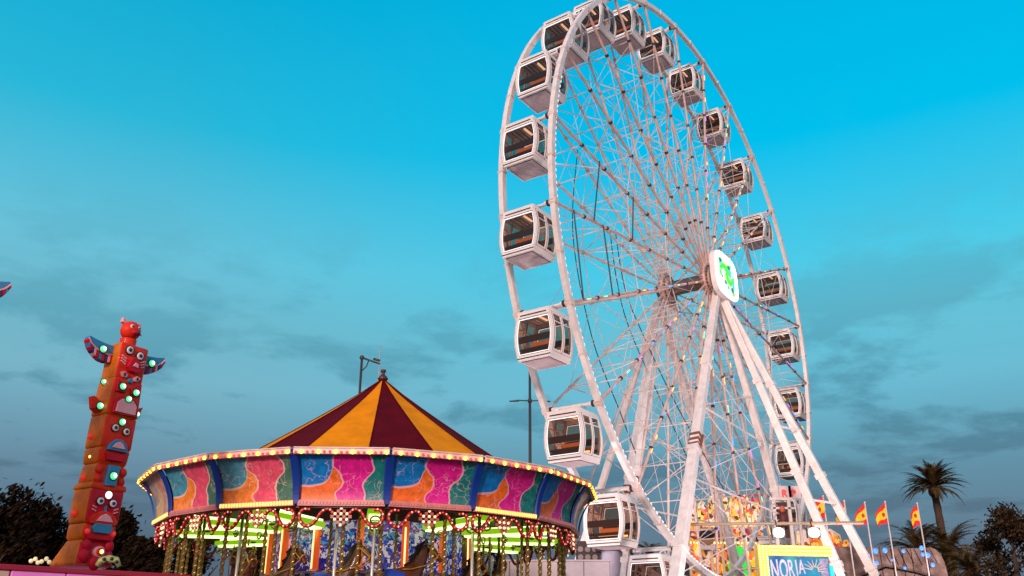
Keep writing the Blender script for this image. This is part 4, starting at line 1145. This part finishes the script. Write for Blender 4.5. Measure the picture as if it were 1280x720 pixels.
trailer(617, 697, 699.5, 31, 4, 'pale panelled trailer seen between the carousel poles on the right')
trailer(697, 762, 699.5, 33, 2, 'pale grey trailer wall left of the white wheel legs', col=mat('trailer_grey', (.5, .45, .5), .4, var=.15))
col_ = empty('ballast_column', (0, 0, 0)); c_ = atY(766, 690, 41.5)
col_.location = (c_.x, 41.5, 0); tag(col_, 'stout bluish white column under the lowest left gondola', 'column')
q = MB(); q.tube([(0, 0, 0), (0, 0, c_.z)], .52, 20); sharp(q.build('column_shaft', mat('column_paint', (.6, .58, .72), .35, var=.15), col_))
q = MB(); q.box(-.75, .75, -.6, .6, c_.z, c_.z+.25); bevel(q.build('column_cap', DARK, col_), .03, 2)
# drawers of dark crates behind the column
cr = empty('machine_rack', (0, 0, 0)); c_ = atY(748, 690, 43); cr.location = (c_.x, 43, 0); tag(cr, 'dark rack of round machine parts beside the stout white column', 'machine')
zc_ = c_.z
MB().box(-1.0, 1.0, 0, 1, 0, zc_+.5).build('rack_box', mat('rack_dark', (.03, .015, .015), .6), cr)
for i in range(6):
    for j in range(3):
        q = MB(); q.tube([(-.85+i*.34, -.05, zc_-.6+j*.36), (-.85+i*.34, .01, zc_-.6+j*.36)], .13, 12); q.build('drum', mat('drum_grey', (.22, .17, .16), .5), cr)

# ================================================================== bulb-framed wheel sign
SGY = 36.5
sA = atY(945, 681, SGY); sB = atY(1040, 681, SGY)
sgn = empty('entrance_sign', (sA.x, SGY, 0), math.radians(8)); SWd = (sB.x-sA.x)*1.03; zt = sA.z
tag(sgn, 'blue sign lettered NORIA in a frame of yellow bulbs under two floodlights', 'sign')
fh = 3.0; bw = .42
FR = mat('sign_frame_yellow', (.55, .38, .05), .5, emit=(1, .7, .1), es=.15)
q = MB(); q.box(0, bw, -.12, .1, zt-fh, zt); q.box(bw, SWd, -.12, .1, zt-bw, zt); bevel(q.build('bulb_frame', FR, sgn), .02, 2)
bm_ = MB(); sB_ = emat('sign_bulb', (1, .86, .18), 2.2)
for j in range(3):
    for i in range(30): bm_.ball((.07+j*.14, -.14, zt-.07-i*.10), .045, 7, 4)
    for i in range(int((SWd-.45)/.10)): bm_.ball((.5+i*.10, -.14, zt-.07-j*.14), .045, 7, 4)
bm_.build('frame_bulbs', sB_, sgn, smooth=True)
q = MB(); q.box(bw, SWd-.14, -.03, .08, zt-fh, zt-bw)
pm = bpy.data.materials.new('sign_picture'); pm.use_nodes = True; t = pm.node_tree; b = t.nodes['Principled BSDF']
tcn = N(t, 'ShaderNodeTexCoord'); n_ = N(t, 'ShaderNodeTexNoise'); n_.inputs['Scale'].default_value = .9; n_.inputs['Detail'].default_value = 4; t.links.new(tcn.outputs['Object'], n_.inputs['Vector'])
rr = ramp(t, [(.35, (.004, .08, .30)), (.5, (.01, .22, .36)), (.62, (.02, .32, .40)), (.75, (.20, .16, .16))]); t.links.new(n_.outputs[0], rr.inputs[0])
t.links.new(rr.outputs[0], b.inputs['Base Color']); t.links.new(rr.outputs[0], b.inputs['Emission Color']); b.inputs['Emission Strength'].default_value = .2
q.build('picture_panel', pm, sgn)
def text_mesh(s, size, m, name, parent, loc, rot=0., ext=.02, sx=1., shear=0.):
    cu = bpy.data.curves.new(name, 'FONT'); cu.body = s; cu.size = size; cu.extrude = ext; cu.shear = shear; cu.offset = size*.012
    tmp = bpy.data.objects.new(name, cu); COL.objects.link(tmp)
    dg = bpy.context.evaluated_depsgraph_get(); me = bpy.data.meshes.new_from_object(tmp.evaluated_get(dg)); bpy.data.objects.remove(tmp)
    me.transform(Matrix.Rotation(rot, 4, 'Y').inverted() @ Matrix.Rotation(PI/2, 4, 'X') @ Matrix.Diagonal((sx, 1, 1, 1)))
    me.materials.clear(); me.materials.append(m); me.name = name
    o = bpy.data.objects.new(name, me); COL.objects.link(o); o.parent = parent; o.location = loc; return o
LET = mat('letter_silver', (.55, .56, .72), .35, var=.4, vscale=8, emit=(.6, .65, .95), es=.06)
for i, ch in enumerate('NORIA'):
    sz = 1.12-.09*i
    text_mesh(ch, sz, LET, 'letter', sgn, (bw+.08+(0, .36, .72, 1.04, 1.17)[i], -.06, zt-bw-.12-.72*sz), rot=.04, sx=.40+.03*i, ext=.03)
LET2 = mat('letter_cyan', (.4, .85, .95), .4, emit=(.4, .9, 1), es=.6)
text_mesh('TROPIC', .42, LET2, 'lower_lettering', sgn, (SWd-1.62, -.06, zt-1.56), sx=.95)
q = MB()
for i in range(9):
    a = math.radians(-10+i*22); c = Vector((bw+1.95, -.045, zt-.95)); q.bar(c+Vector((math.cos(a)*.12, 0, math.sin(a)*.12)), c+Vector((math.cos(a)*.55, 0, math.sin(a)*.42)), .05, .02, up=(0, 1, 0), w2=.015, h2=.02)
q.build('starburst', mat('burst_pale', (.5, .42, .42), .5), sgn)
q = MB(); q.box(SWd-.13, SWd-.02, -.10, .0, zt-fh, zt-.75); q.build('cyan_tube', emat('cyan_neon', (.02, .75, 1), 1.1), sgn)
q = MB(); q.box(SWd-.55, SWd-.2, -.05, -.032, zt-1.3, zt-.5); q.build('side_figure', mat('figure_mauve', (.28, .30, .5), .5, var=.6, vscale=9), sgn)
MB().box(.3, .6, .1, .3, 0, zt-.3).build('post', DARK, sgn); MB().box(SWd-.6, SWd-.3, .1, .3, 0, zt-.3).build('post', DARK, sgn)
FLD = emat('floodlight_lit', (1, .90, .62), 6)
for px in (973, 1017):
    c = atY(px, 666, SGY-.6); f_ = empty('floodlight', c); tag(f_, 'bright lit floodlight above the bulb-framed sign, ' + ('the left one' if px < 1000 else 'the right one behind the white legs'), 'floodlight', 'floodlights over the sign')
    q = MB(); q.box(-.26, .26, -.06, .14, -.2, .2); bevel(q.build('housing', DARK, f_), .02, 2)
    q = MB(); q.ball((0, -.05, 0), .23, 16, 8, sc=(1, .35, .85)); q.build('lens', FLD, f_, smooth=True)
    MB().tube([(0, .1, .2), (0, .3, .55)], .03, 6).build('bracket', DARK, f_)
    ld = bpy.data.lights.new('floodlight_beam', 'SPOT'); ld.energy = 120; ld.color = (1, .86, .72); ld.spot_size = 2.4; ld.spot_blend = .6; ld.shadow_soft_size = .3
    lo = bpy.data.objects.new('floodlight_beam', ld); COL.objects.link(lo); lo.parent = f_; lo.location = (0, -.4, 0); lo.rotation_euler = (math.radians(115), 0, 0)
# horizontal beam above
bA, bB = atY(858, 655.5, 37.3), atY(1079, 653.5, 37.3)
q = MB(); q.tube([bA, bB], .07, 8)
bo = q.build('beam', mat('beam_tan', (.30, .23, .16), .5), None); tag(bo, 'long tan horizontal pole above the floodlights, its end sticking out to the right', 'beam')

# ================================================================== fun house facade behind the wheel
def facade_mat(name, cols, sc_=2.2, es=.5):
    m = bpy.data.materials.new(name); m.use_nodes = True; t = m.node_tree; b = t.nodes['Principled BSDF']
    tcn = N(t, 'ShaderNodeTexCoord'); dn = N(t, 'ShaderNodeTexNoise'); dn.inputs['Scale'].default_value = 2.5; t.links.new(tcn.outputs['Object'], dn.inputs['Vector'])
    mx = N(t, 'ShaderNodeVectorMath', operation='SCALE'); mx.inputs['Scale'].default_value = .6; t.links.new(dn.outputs['Color'], mx.inputs[0])
    ad = N(t, 'ShaderNodeVectorMath', operation='ADD'); t.links.new(tcn.outputs['Object'], ad.inputs[0]); t.links.new(mx.outputs[0], ad.inputs[1])
    vo = N(t, 'ShaderNodeTexVoronoi'); vo.inputs['Scale'].default_value = sc_; t.links.new(ad.outputs[0], vo.inputs['Vector'])
    sp = N(t, 'ShaderNodeSeparateColor'); t.links.new(vo.outputs['Color'], sp.inputs[0])
    rr = ramp(t, [(i/len(cols), c) for i, c in enumerate(cols)], 'CONSTANT'); t.links.new(sp.outputs[0], rr.inputs[0])
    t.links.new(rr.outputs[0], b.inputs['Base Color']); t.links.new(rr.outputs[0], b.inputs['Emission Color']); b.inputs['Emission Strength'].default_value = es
    return m
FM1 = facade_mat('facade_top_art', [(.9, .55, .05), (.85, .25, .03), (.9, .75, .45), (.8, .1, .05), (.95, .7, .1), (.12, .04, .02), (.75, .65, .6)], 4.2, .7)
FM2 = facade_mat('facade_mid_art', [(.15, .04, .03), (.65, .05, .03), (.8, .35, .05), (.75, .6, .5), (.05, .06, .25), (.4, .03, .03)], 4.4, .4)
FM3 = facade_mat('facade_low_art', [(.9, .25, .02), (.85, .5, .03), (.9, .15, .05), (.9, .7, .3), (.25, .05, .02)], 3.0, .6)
FY = 58.
fA_, fB_ = atY(862, 700, FY), atY(958, 700, FY)
fac = empty('fun_house', (fA_.x, FY, 0)); tag(fac, 'gaudy orange and yellow lit fun house front seen through the wheel legs', 'fun house')
zr = lambda py: atY(900, py, FY).z
LF = fB_.x - fA_.x
YTR = emat('facade_bulb', (1, .75, .25), 2.2)
n = 7
for i in range(n):
    x0, x1 = LF*i/n, LF*(i+1)/n
    up = rnd.uniform(-.5, .6)
    P = [(x0+.05, zr(656)), (x1-.05, zr(656)), (x1-.05, zr(634)+up*.5)]
    for j in range(7):
        a = PI*j/6; P.append(((x0+x1)/2 + (x1-x0)*.42*math.cos(a), zr(633)+up*.5 + .55*math.sin(a)))
    P.append((x0+.05, zr(634)+up*.5))
    q = MB(); q.prism(P, -.15, .1, inset=.03); q.build('crest_board', FM1, fac)
    q = MB(); q.box(x0+.04, x1-.04, -.06, .1, zr(678), zr(657.5)); q.build('painted_panel', FM2, fac)
    q = MB(); q.box(x0+.02, x1-.02, -.02, .12, zr(722)-2, zr(679)); q.build('lower_panel', FM3 if i % 3 != 1 else FM2, fac)
    q = MB(); q.tube([(x0, -.2, zr(657)), (x0, -.2, zr(720))], .09, 8); q.build('pillar', mat('pillar_cream', (.8, .6, .4), .5, emit=(1, .6, .3), es=.15), fac)
q = MB()
for i in range(46):
    q.ball((LF*i/45, -.22, zr(656.5)), .085, 7, 4)
    if i % 2: q.ball((LF*i/45, -.22, zr(679)), .07, 7, 4)
q.build('bulb_row', YTR, fac, smooth=True)
q = MB(); q.ball((LF*.62, -.5, zr(712)), .95, 16, 10, sc=(.75, .5, 1.5)); q.build('green_figure', mat('figure_green', (.05, .75, .08), .4, emit=(.05, .9, .1), es=.5), fac, smooth=True)
q = MB(); q.ball((LF*.22, -.4, zr(672)), .55, 16, 10, sc=(1, .5, 1.1)); hd = q.build('figure_head', mat('figure_tan', (.55, .30, .2), .5), fac, smooth=True)
q = MB(); q.ball((LF*.22, -.55, zr(669.5)), .58, 14, 8, sc=(1, .5, .5)); q.build('figure_hair', TBK, hd, smooth=True)
q = MB(); q.box(LF*.12, LF*.33, -.5, -.15, zr(688), zr(681)); q.build('figure_shirt', TWH, fac)
q = MB(); q.box(0, LF, .12, 6, 0, zr(657)); q.build('building', mat('house_brown', (.15, .06, .04), .7), fac)
RL = mat('letter_red', (.75, .05, .05), .4, emit=(1, .25, .2), es=.15); WL = mat('letter_rim_white', (.7, .6, .6), .5)
for i, (ch, px, py) in enumerate((('C', 925, 628), ('O', 934, 627), ('O', 943, 626.5), ('R', 952, 626))):
    p = atY(px, py, FY)
    text_mesh(ch, .74, RL, 'roof_letter', fac, (p.x-fA_.x-.25, -.2, p.z-.1), ext=.06)
    text_mesh(ch, .86, WL, 'roof_letter_rim', fac, (p.x-fA_.x-.29, -.12, p.z-.15), ext=.03)
# second, white and orange structure to the right of the legs
sA2, sB2 = atY(972, 700, 47), atY(1062, 700, 47)
st = empty('show_booth', (sA2.x, 47, 0)); tag(st, 'white framed show booth with an orange curtained edge right of the bulb-framed sign', 'booth')
zr2 = lambda py: atY(1000, py, 47).z; LS = sB2.x-sA2.x
WHT = mat('booth_white', (.8, .72, .68), .4, var=.2)
OR2 = facade_mat('booth_orange_art', [(.9, .35, .02), (.85, .12, .03), (.95, .6, .1), (.5, .06, .03)], 4.5, .4)
for x0, x1, y0, y1, m, nm in ((0, .18, 625, 700, WHT, 'post'), (.8, .98, 625, 700, WHT, 'post'), (1.3, 1.45, 630, 700, WHT, 'post'), (-.1, 1.1, 622, 626, WHT, 'lintel'), (-.1, 1.2, 634, 637, WHT, 'lintel')):
    q = MB(); q.box(x0, x1, -.1, .1, zr2(y1), zr2(y0)); bevel(q.build(nm, m, st), .02, 1)
q = MB(); q.box(.18, .8, .02, .12, zr2(672), zr2(628)); q.build('dark_opening', mat('booth_dark', (.05, .02, .02), .6), st)
q = MB(); q.ball((.5, -.1, zr2(637)), .16, 12, 8, sc=(1, .8, 1.2)); q.build('figure_head', mat('figure_red', (.55, .12, .06), .5), st, smooth=True)
q = MB(); q.tube([(.5, -.08, zr2(641)), (.48, -.08, zr2(647)), (.52, -.08, zr2(660))], [.10, .24, .17], 10); q.build('figure_body', mat('figure_maroon', (.12, .02, .02), .6, var=.5), st, smooth=True)
for i in range(5):
    q = MB(); x = LS*.52 + i*.42; q.tube([(x, -.15, zr2(735)), (x+.08, -.15, zr2(700)), (x+.02, -.15, zr2(672+4*i)), (x-.05, -.15, zr2(655+5*i))], [.24, .25, .23, .12], 8); q.build('curtain_fold', OR2, st, smooth=True)
q = MB(); q.prism([(LS*.30, zr2(690)), (LS*.95, zr2(686)), (LS*.93, zr2(668)), (LS*.80, zr2(660)), (LS*.68, zr2(664)), (LS*.6, zr2(652)), (LS*.48, zr2(660)), (LS*.32, zr2(664))], .1, .3, inset=.03); q.build('crest_board', facade_mat('booth_crest_art', [(.8, .6, .35), (.85, .75, .65), (.25, .08, .03), (.8, .45, .2), (.75, .65, .6)], 2.6, .3), st)
MB().box(0, LS, .3, 4, 0, zr2(690)).build('booth_body', mat('booth_body', (.25, .1, .05), .7), st)
for ch, px in (('R', 981), ('P', 993)):
    p = atY(px, 621, 47); text_mesh(ch, .5, RL, 'roof_letter', st, (p.x-sA2.x-.2, -.14, p.z), ext=.05); q = MB(); q.box(p.x-sA2.x-.3, p.x-sA2.x+.34, -.08, .0, p.z-.1, p.z+.56); q.build('letter_plate', WL, st)

# ================================================================== brown painted wall with blue lamps, flags
WYY = 46.
wA, wB = atY(1040, 683.5, WYY), atY(1178, 683.5, WYY)
wl = empty('mural_wall', (wA.x, WYY, 0)); tag(wl, 'brown rock-textured painted wall dotted with blue lamps below the flags', 'wall'); LW = wB.x-wA.x; zw = wA.z
rk = bpy.data.materials.new('painted_rock'); rk.use_nodes = True; t = rk.node_tree; b = t.nodes['Principled BSDF']; b.inputs['Roughness'].default_value = .8
tcn = N(t, 'ShaderNodeTexCoord'); no = N(t, 'ShaderNodeTexNoise'); no.inputs['Scale'].default_value = 1.3; no.inputs['Detail'].default_value = 9; no.inputs['Roughness'].default_value = .7; t.links.new(tcn.outputs['Object'], no.inputs['Vector'])
rr = ramp(t, [(.3, (.06, .035, .028)), (.5, (.16, .10, .08)), (.62, (.25, .185, .16)), (.75, (.33, .23, .18))]); t.links.new(no.outputs[0], rr.inputs[0]); t.links.new(rr.outputs[0], b.inputs['Base Color'])
bp = N(t, 'ShaderNodeBump'); bp.inputs['Strength'].default_value = .7; t.links.new(no.outputs[0], bp.inputs['Height']); t.links.new(bp.outputs[0], b.inputs['Normal'])
segs = [0, .16, .30, .42, .52, .62, .70, .84, 1.0]
for i in range(8):
    x0, x1 = LW*segs[i]+.02, LW*segs[i+1]-.02
    L_ = i == 7
    P = [(x0, 0), (x1 + (.35 if L_ else 0), 0)] + ([(x1+.02, zw-1.4), (x1-.05, zw-.7), (x1-.18, zw-.3), (x1-.4, zw-.08), (x1-.65, zw)] if L_ else [(x1, zw-.01*i)]) + [(x0, zw-.008*i)]
    q = MB(); q.prism(P, -.1, .2, inset=.03); q.build('wall_panel', rk, wl)
q = MB(); q.tube([(LW*.2, -.12, zw-1.5), (LW*.45, -.12, zw-1.0), (LW*.7, -.12, zw-1.25), (LW*.97, -.12, zw-1.7)], .05, 6)
for xa in range(7): q.tube([(LW*(.45+.07*xa), -.12, zw-.1), (LW*(.50+.07*xa), -.12, zw-.8-.1*(xa % 3))], .018, 4); q.build('painted_crack', DARK, wl)
BL = emat('blue_lamp', (.05, .22, 1), 1.5)
for px, py, r_ in ((1094, 689, .14), (1106, 688, .13), (1129, 689, .10), (1152, 685, .12), (1153.5, 693, .10), (1159.5, 694, .13), (1166, 706, .11), (1083, 701, .1), (1091, 703, .12), (1096, 704, .1), (1131, 710, .08), (1115, 700, .06), (1086, 694, .06)):
    p = atY(px, py, WYY-.12); q = MB(); q.ball((p.x-wA.x, -.13, p.z), r_, 10, 6, sc=(1, .5, 1)); q.build('blue_lamp', BL, wl, smooth=True)
FRED = mat('flag_red', (.62, .015, .012), .7); FYEL = mat('flag_yellow', (.88, .52, .008), .7); FPOLE = mat('flag_pole_white', (.6, .55, .52), .5)
def flag(px, pyt, pyb, width, Y, lab, sd=-1, seed=0):
    b_, t_ = atY(px, pyb, Y), atY(px, pyt, Y)
    f_ = empty('flag', (b_.x, Y, 0)); tag(f_, lab, 'flag', 'flags along the fair')
    H = t_.z
    MB().tube([(0, 0, b_.z-2.5), (0, 0, H)], .035, 8).build('pole', FPOLE, f_, smooth=True)
    q = MB(); q.ball((0, 0, H), .05, 8, 5); q.build('pole_cap', FPOLE, f_, smooth=True)
    r2 = random.Random(seed); fh_ = .115*0+1.05; nx, nz = 14, 16; vs = []; W_ = width; ph_ = r2.random()*6
    for j in range(nz+1):
        v = j/nz
        for i in range(nx+1):
            u = i/nx
            drop = .62*u*u + .25*u
            x = sd*(u*W_*(.95 - .10*v)); y = .10*math.sin(u*7+ph_+v*1.5)*u**.6
            z_ = H-.06 - v*fh_*(1-.25*u) - drop*(1-.35*v)*.75 + .03*math.sin(u*9+ph_)
            vs.append((x, y, z_))
    fs = []; mi = []
    for j in range(nz):
        for i in range(nx):
            fs.append((j*(nx+1)+i, j*(nx+1)+i+1, (j+1)*(nx+1)+i+1, (j+1)*(nx+1)+i)); mi.append(0 if j < 4 or j >= 12 else 1)
    m = MB(); m.v = vs; m.f = fs; m.m = mi; c = m.build('cloth', [FRED, FYEL], f_, smooth=True)
    so = c.modifiers.new('thick', 'SOLIDIFY'); so.thickness = .012
    k_ = vs[8*(nx+1)+5]; e = MB(); e.ball(k_, .10, 10, 6, sc=(.8, .5, 1.1)); e.build('emblem', mat('emblem_brown', (.28, .05, .02), .6), c, smooth=True)
    return f_
flag(1035, 620, 668, .85, 44, 'yellow and red flag partly behind the white legs, leftmost of the five', seed=1)
flag(1061, 626, 668, .55, 44, 'red and yellow flag just right of the outer white leg, second of the five', seed=2)
flag(1089, 628, 684, .62, 45.5, 'red and yellow flag on a white pole, in the middle of the five', seed=3)
flag(1115, 627, 684, .62, 45.5, 'red and yellow flag on a white pole, second from the right of the five', seed=4)
flag(1156, 629, 686, .52, 45.5, 'red and yellow flag nearest the tall palm, rightmost of the five', seed=5)

# ================================================================== vegetation
BARK = mat('bark', (.07, .04, .025), .9, var=.4, vscale=4, bump=.6)
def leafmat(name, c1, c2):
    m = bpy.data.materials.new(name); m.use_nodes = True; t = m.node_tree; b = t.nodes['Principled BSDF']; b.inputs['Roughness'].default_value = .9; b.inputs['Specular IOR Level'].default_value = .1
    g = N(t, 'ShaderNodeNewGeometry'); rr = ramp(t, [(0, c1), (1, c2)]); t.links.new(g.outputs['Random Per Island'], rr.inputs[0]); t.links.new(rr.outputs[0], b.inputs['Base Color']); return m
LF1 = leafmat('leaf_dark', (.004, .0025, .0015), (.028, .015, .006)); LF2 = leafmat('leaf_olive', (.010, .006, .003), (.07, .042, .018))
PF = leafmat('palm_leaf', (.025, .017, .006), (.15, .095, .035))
def tree(X, Y, H, Rw, lab, seed, m=LF1, nleaf=5200, size=.22, group=None, zc0=.35, lobes=16):
    r2 = random.Random(seed); t = empty('tree', (X, Y, 0)); tag(t, lab, 'tree', group)
    tk = MB(); tk.tube([(0, 0, 0), (.1, 0, H*.25), (-.05, .1, H*.5), (0, 0, H*.8)], [.32, .25, .16, .05], 9)
    for i in range(8):
        a = r2.random()*6.28; z0 = H*r2.uniform(.25, .6); L = Rw*r2.uniform(.5, .9)
        tk.tube([(0, 0, z0), (math.cos(a)*L*.5, math.sin(a)*L*.5, z0+L*.35), (math.cos(a)*L, math.sin(a)*L, z0+L*.8)], [.12, .08, .03], 6)
    tk.build('trunk', BARK, t, smooth=True)
    cl = []
    for i in range(lobes):
        a = r2.random()*6.28; q = r2.random()**.5; zz = r2.uniform(zc0, .95)
        sh = math.sin(PI*min(1, (zz-zc0+.15)/(1.1-zc0)))**.6
        cl.append((math.cos(a)*q*Rw*.8*sh, math.sin(a)*q*Rw*.8*sh, H*zz, Rw*r2.uniform(.18, .36)))
    L = MB()
    for i in range(nleaf):
        c = cl[r2.randrange(len(cl))]
        v = Vector((r2.gauss(0, 1), r2.gauss(0, 1), r2.gauss(0, 1))); v.normalize(); v *= c[3]*r2.random()**.4*(1.0 + .5*(r2.random() < .08))
        p = Vector(c[:3]) + v*Vector((1, 1, .8)).x
        n = Vector((r2.gauss(0, 1), r2.gauss(0, 1), r2.gauss(.4, 1))).normalized(); u = n.orthogonal().normalized(); w = n.cross(u); s = size*r2.uniform(.5, 1.2)
        L.v += [tuple(p-u*s), tuple(p-w*s*.42), tuple(p+u*s), tuple(p+w*s*.42)]; o_ = len(L.v)-4; L.f.append((o_, o_+1, o_+2, o_+3)); L.m.append(0)
    L.build('crown', m, t)
    return t
def palm(px, pyc, Y, flen, nf, lab, seed, trunk=True, spread=1., droop=1., group=None):
    r2 = random.Random(seed); c = atY(px, pyc, Y); t = empty('palm_tree', (c.x, Y, 0)); tag(t, lab, 'palm', group)
    H = c.z
    tk = MB(); n = 26
    tk.tube([(.25*math.sin(i/n*2.2)*(1 if trunk else 0)-.0, 0, H*i/n) for i in range(n+1)], [.30+.05*(i % 2)*.5 - .08*i/n for i in range(n+1)], 10)
    top = Vector((.25*math.sin(2.2)*(1 if trunk else 0), 0, H))
    to = tk.build('trunk', BARK, t)
    b = MB(); b.ball(top-Vector((0, 0, .30)), .38, 12, 8, sc=(1, 1, 1.15)); b.build('crown_boss', mat('palm_boss', (.09, .035, .02), .9, var=.5, vscale=5, bump=.8), t, smooth=True)
    cr_ = MB()
    for k in range(nf):
        a = 2*PI*k*.382 + r2.uniform(-.2, .2); el = math.radians(r2.uniform(-15, 85)) if k > nf*.3 else math.radians(r2.uniform(30, 88))
        L = flen*r2.uniform(.8, 1.1); h = Vector((math.cos(a), math.sin(a), 0)); p = top.copy(); pts = []; e = el; ns = 12
        for i in range(ns+1):
            pts.append(p.copy()); p = p + (h*math.cos(e)*spread + Vector((0, 0, math.sin(e))))*L/ns; e -= droop*(.10 + .012*i)
        cr_.tube(pts, [.035*(1-i/ns)+.008 for i in range(ns+1)], 4)
        sd_ = Vector((-h.y, h.x, 0))
        for i in range(1, ns):
            for f_ in (0, .33, .66):
                q = pts[i].lerp(pts[i+1], f_); d = (pts[i+1]-pts[i]).normalized(); ll = flen*.20*math.sin(PI*min(.95, (i+f_)/ns*.9+.14))
                for s in (-1, 1):
                    tip = q + d*ll*.75 + sd_*s*ll*.75 + Vector((0, 0, r2.uniform(-.28, .05)*ll)); wv = d*.035
                    cr_.add([q-wv, q+wv, tip], [(0, 1, 2)])
    cr_.build('crown', PF, t); return t
palm(1163, 609, 60, 2.3, 84, 'tall single palm with a feathery crown against the sky', 3, True, 1., .62)
palm(1148, 690, 56, 2.7, 44, 'short bushy palm just right of the rightmost flag', 4, False, 1.0, .8, 'low palms')
palm(1186, 690, 58, 2.9, 46, 'short bushy palm under the tall palm trunk', 5, False, 1.0, .8, 'low palms')
palm(1214, 712, 54, 2.6, 40, 'low palm partly hidden by the leafy tree at the right edge', 6, False, 1.0, .9, 'low palms')
palm(812, 697, 75, 2.0, 30, 'dark little palm seen under the rim near the bottom of the wheel', 8, False, 1.0, .9, 'low palms')
palm(868, 688, 75, 1.9, 30, 'dark little palm just right of the thick white wheel leg', 9, False, 1.0, .9, 'low palms')
def tree_at(px, pyt, Y, wpx, lab, seed, **kw):
    p = atY(px, pyt, Y); return tree(p.x, Y, p.z, wpx/F*Y*.5*1.05, lab, seed, **kw)
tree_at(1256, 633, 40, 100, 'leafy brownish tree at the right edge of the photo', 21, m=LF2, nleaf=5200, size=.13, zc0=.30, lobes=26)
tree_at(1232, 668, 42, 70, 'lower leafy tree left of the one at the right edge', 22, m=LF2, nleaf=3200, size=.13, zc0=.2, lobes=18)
G = 'dark trees on the left'
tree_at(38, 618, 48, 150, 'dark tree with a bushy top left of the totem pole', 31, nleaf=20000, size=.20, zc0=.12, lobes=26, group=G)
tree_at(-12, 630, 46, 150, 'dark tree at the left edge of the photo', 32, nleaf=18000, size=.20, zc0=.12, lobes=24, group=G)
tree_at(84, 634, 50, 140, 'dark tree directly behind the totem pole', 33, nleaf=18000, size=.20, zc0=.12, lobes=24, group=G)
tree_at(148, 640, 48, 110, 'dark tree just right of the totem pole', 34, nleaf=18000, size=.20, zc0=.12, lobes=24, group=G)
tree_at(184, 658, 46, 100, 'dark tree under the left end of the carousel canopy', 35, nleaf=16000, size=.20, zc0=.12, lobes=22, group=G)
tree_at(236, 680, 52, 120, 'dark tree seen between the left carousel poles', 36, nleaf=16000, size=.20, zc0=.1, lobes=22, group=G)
tree_at(330, 680, 56, 90, 'dark tree behind the middle carousel poles', 37, nleaf=3500, size=.22, zc0=.1, lobes=20, group=G)
tree_at(800, 700, 80, 90, 'dark low tree behind the lowest gondolas', 38, nleaf=3000, size=.25, zc0=.1, lobes=18, group=G)

# ------------------------------------------------------------------ unseen floodlights added below the view to brighten the wheel's undersides
def spot(name, loc, tgt, e, col, size, lab):
    f_ = empty('added_floodlight', loc); tag(f_, lab, 'floodlight', 'added floodlights at the foot of the wheel')
    d = (Vector(tgt)-Vector(loc)).normalized()
    q = MB(); q.box(-.3, .3, -.12, .12, -.2, .2); ho = q.build('housing', DARK, f_); ho.rotation_euler = d.to_track_quat('-Y', 'Z').to_euler()
    q = MB(); q.box(-.26, .26, -.135, -.122, -.16, .16); le = q.build('lens', emat('added_flood_lens', (1, .9, .88), 5), ho)
    ld = bpy.data.lights.new(name, 'SPOT'); ld.energy = e; ld.color = col; ld.spot_size = size; ld.spot_blend = .5; ld.shadow_soft_size = .5
    lo = bpy.data.objects.new(name, ld); COL.objects.link(lo); lo.parent = f_; lo.rotation_euler = d.to_track_quat('-Z', 'Y').to_euler(); lo.location = d*.3
c = Vector((HX, HY, HZ))
for i, (s, n_, dd) in enumerate(((-13, 7, 0), (-4, 9, 0), (6, 9, 0), (-14, -6, 0), (-2, -9, 0))):
    p = Vector((HX, HY, .6)) + d_w*s + n_w*n_
    spot('floodlight_beam', p, c + d_w*s*.55 + Vector((0, 0, 2)), 2600, (1, .78, .80), 1.9, ('leftmost added unseen floodlight, in front of the wheel', 'added unseen floodlight in front of the wheel left of the entrance sign', 'added unseen floodlight in front of the wheel right of the entrance sign', 'added unseen floodlight behind the wheel on the left', 'added unseen floodlight behind the wheel under the hub')[i])
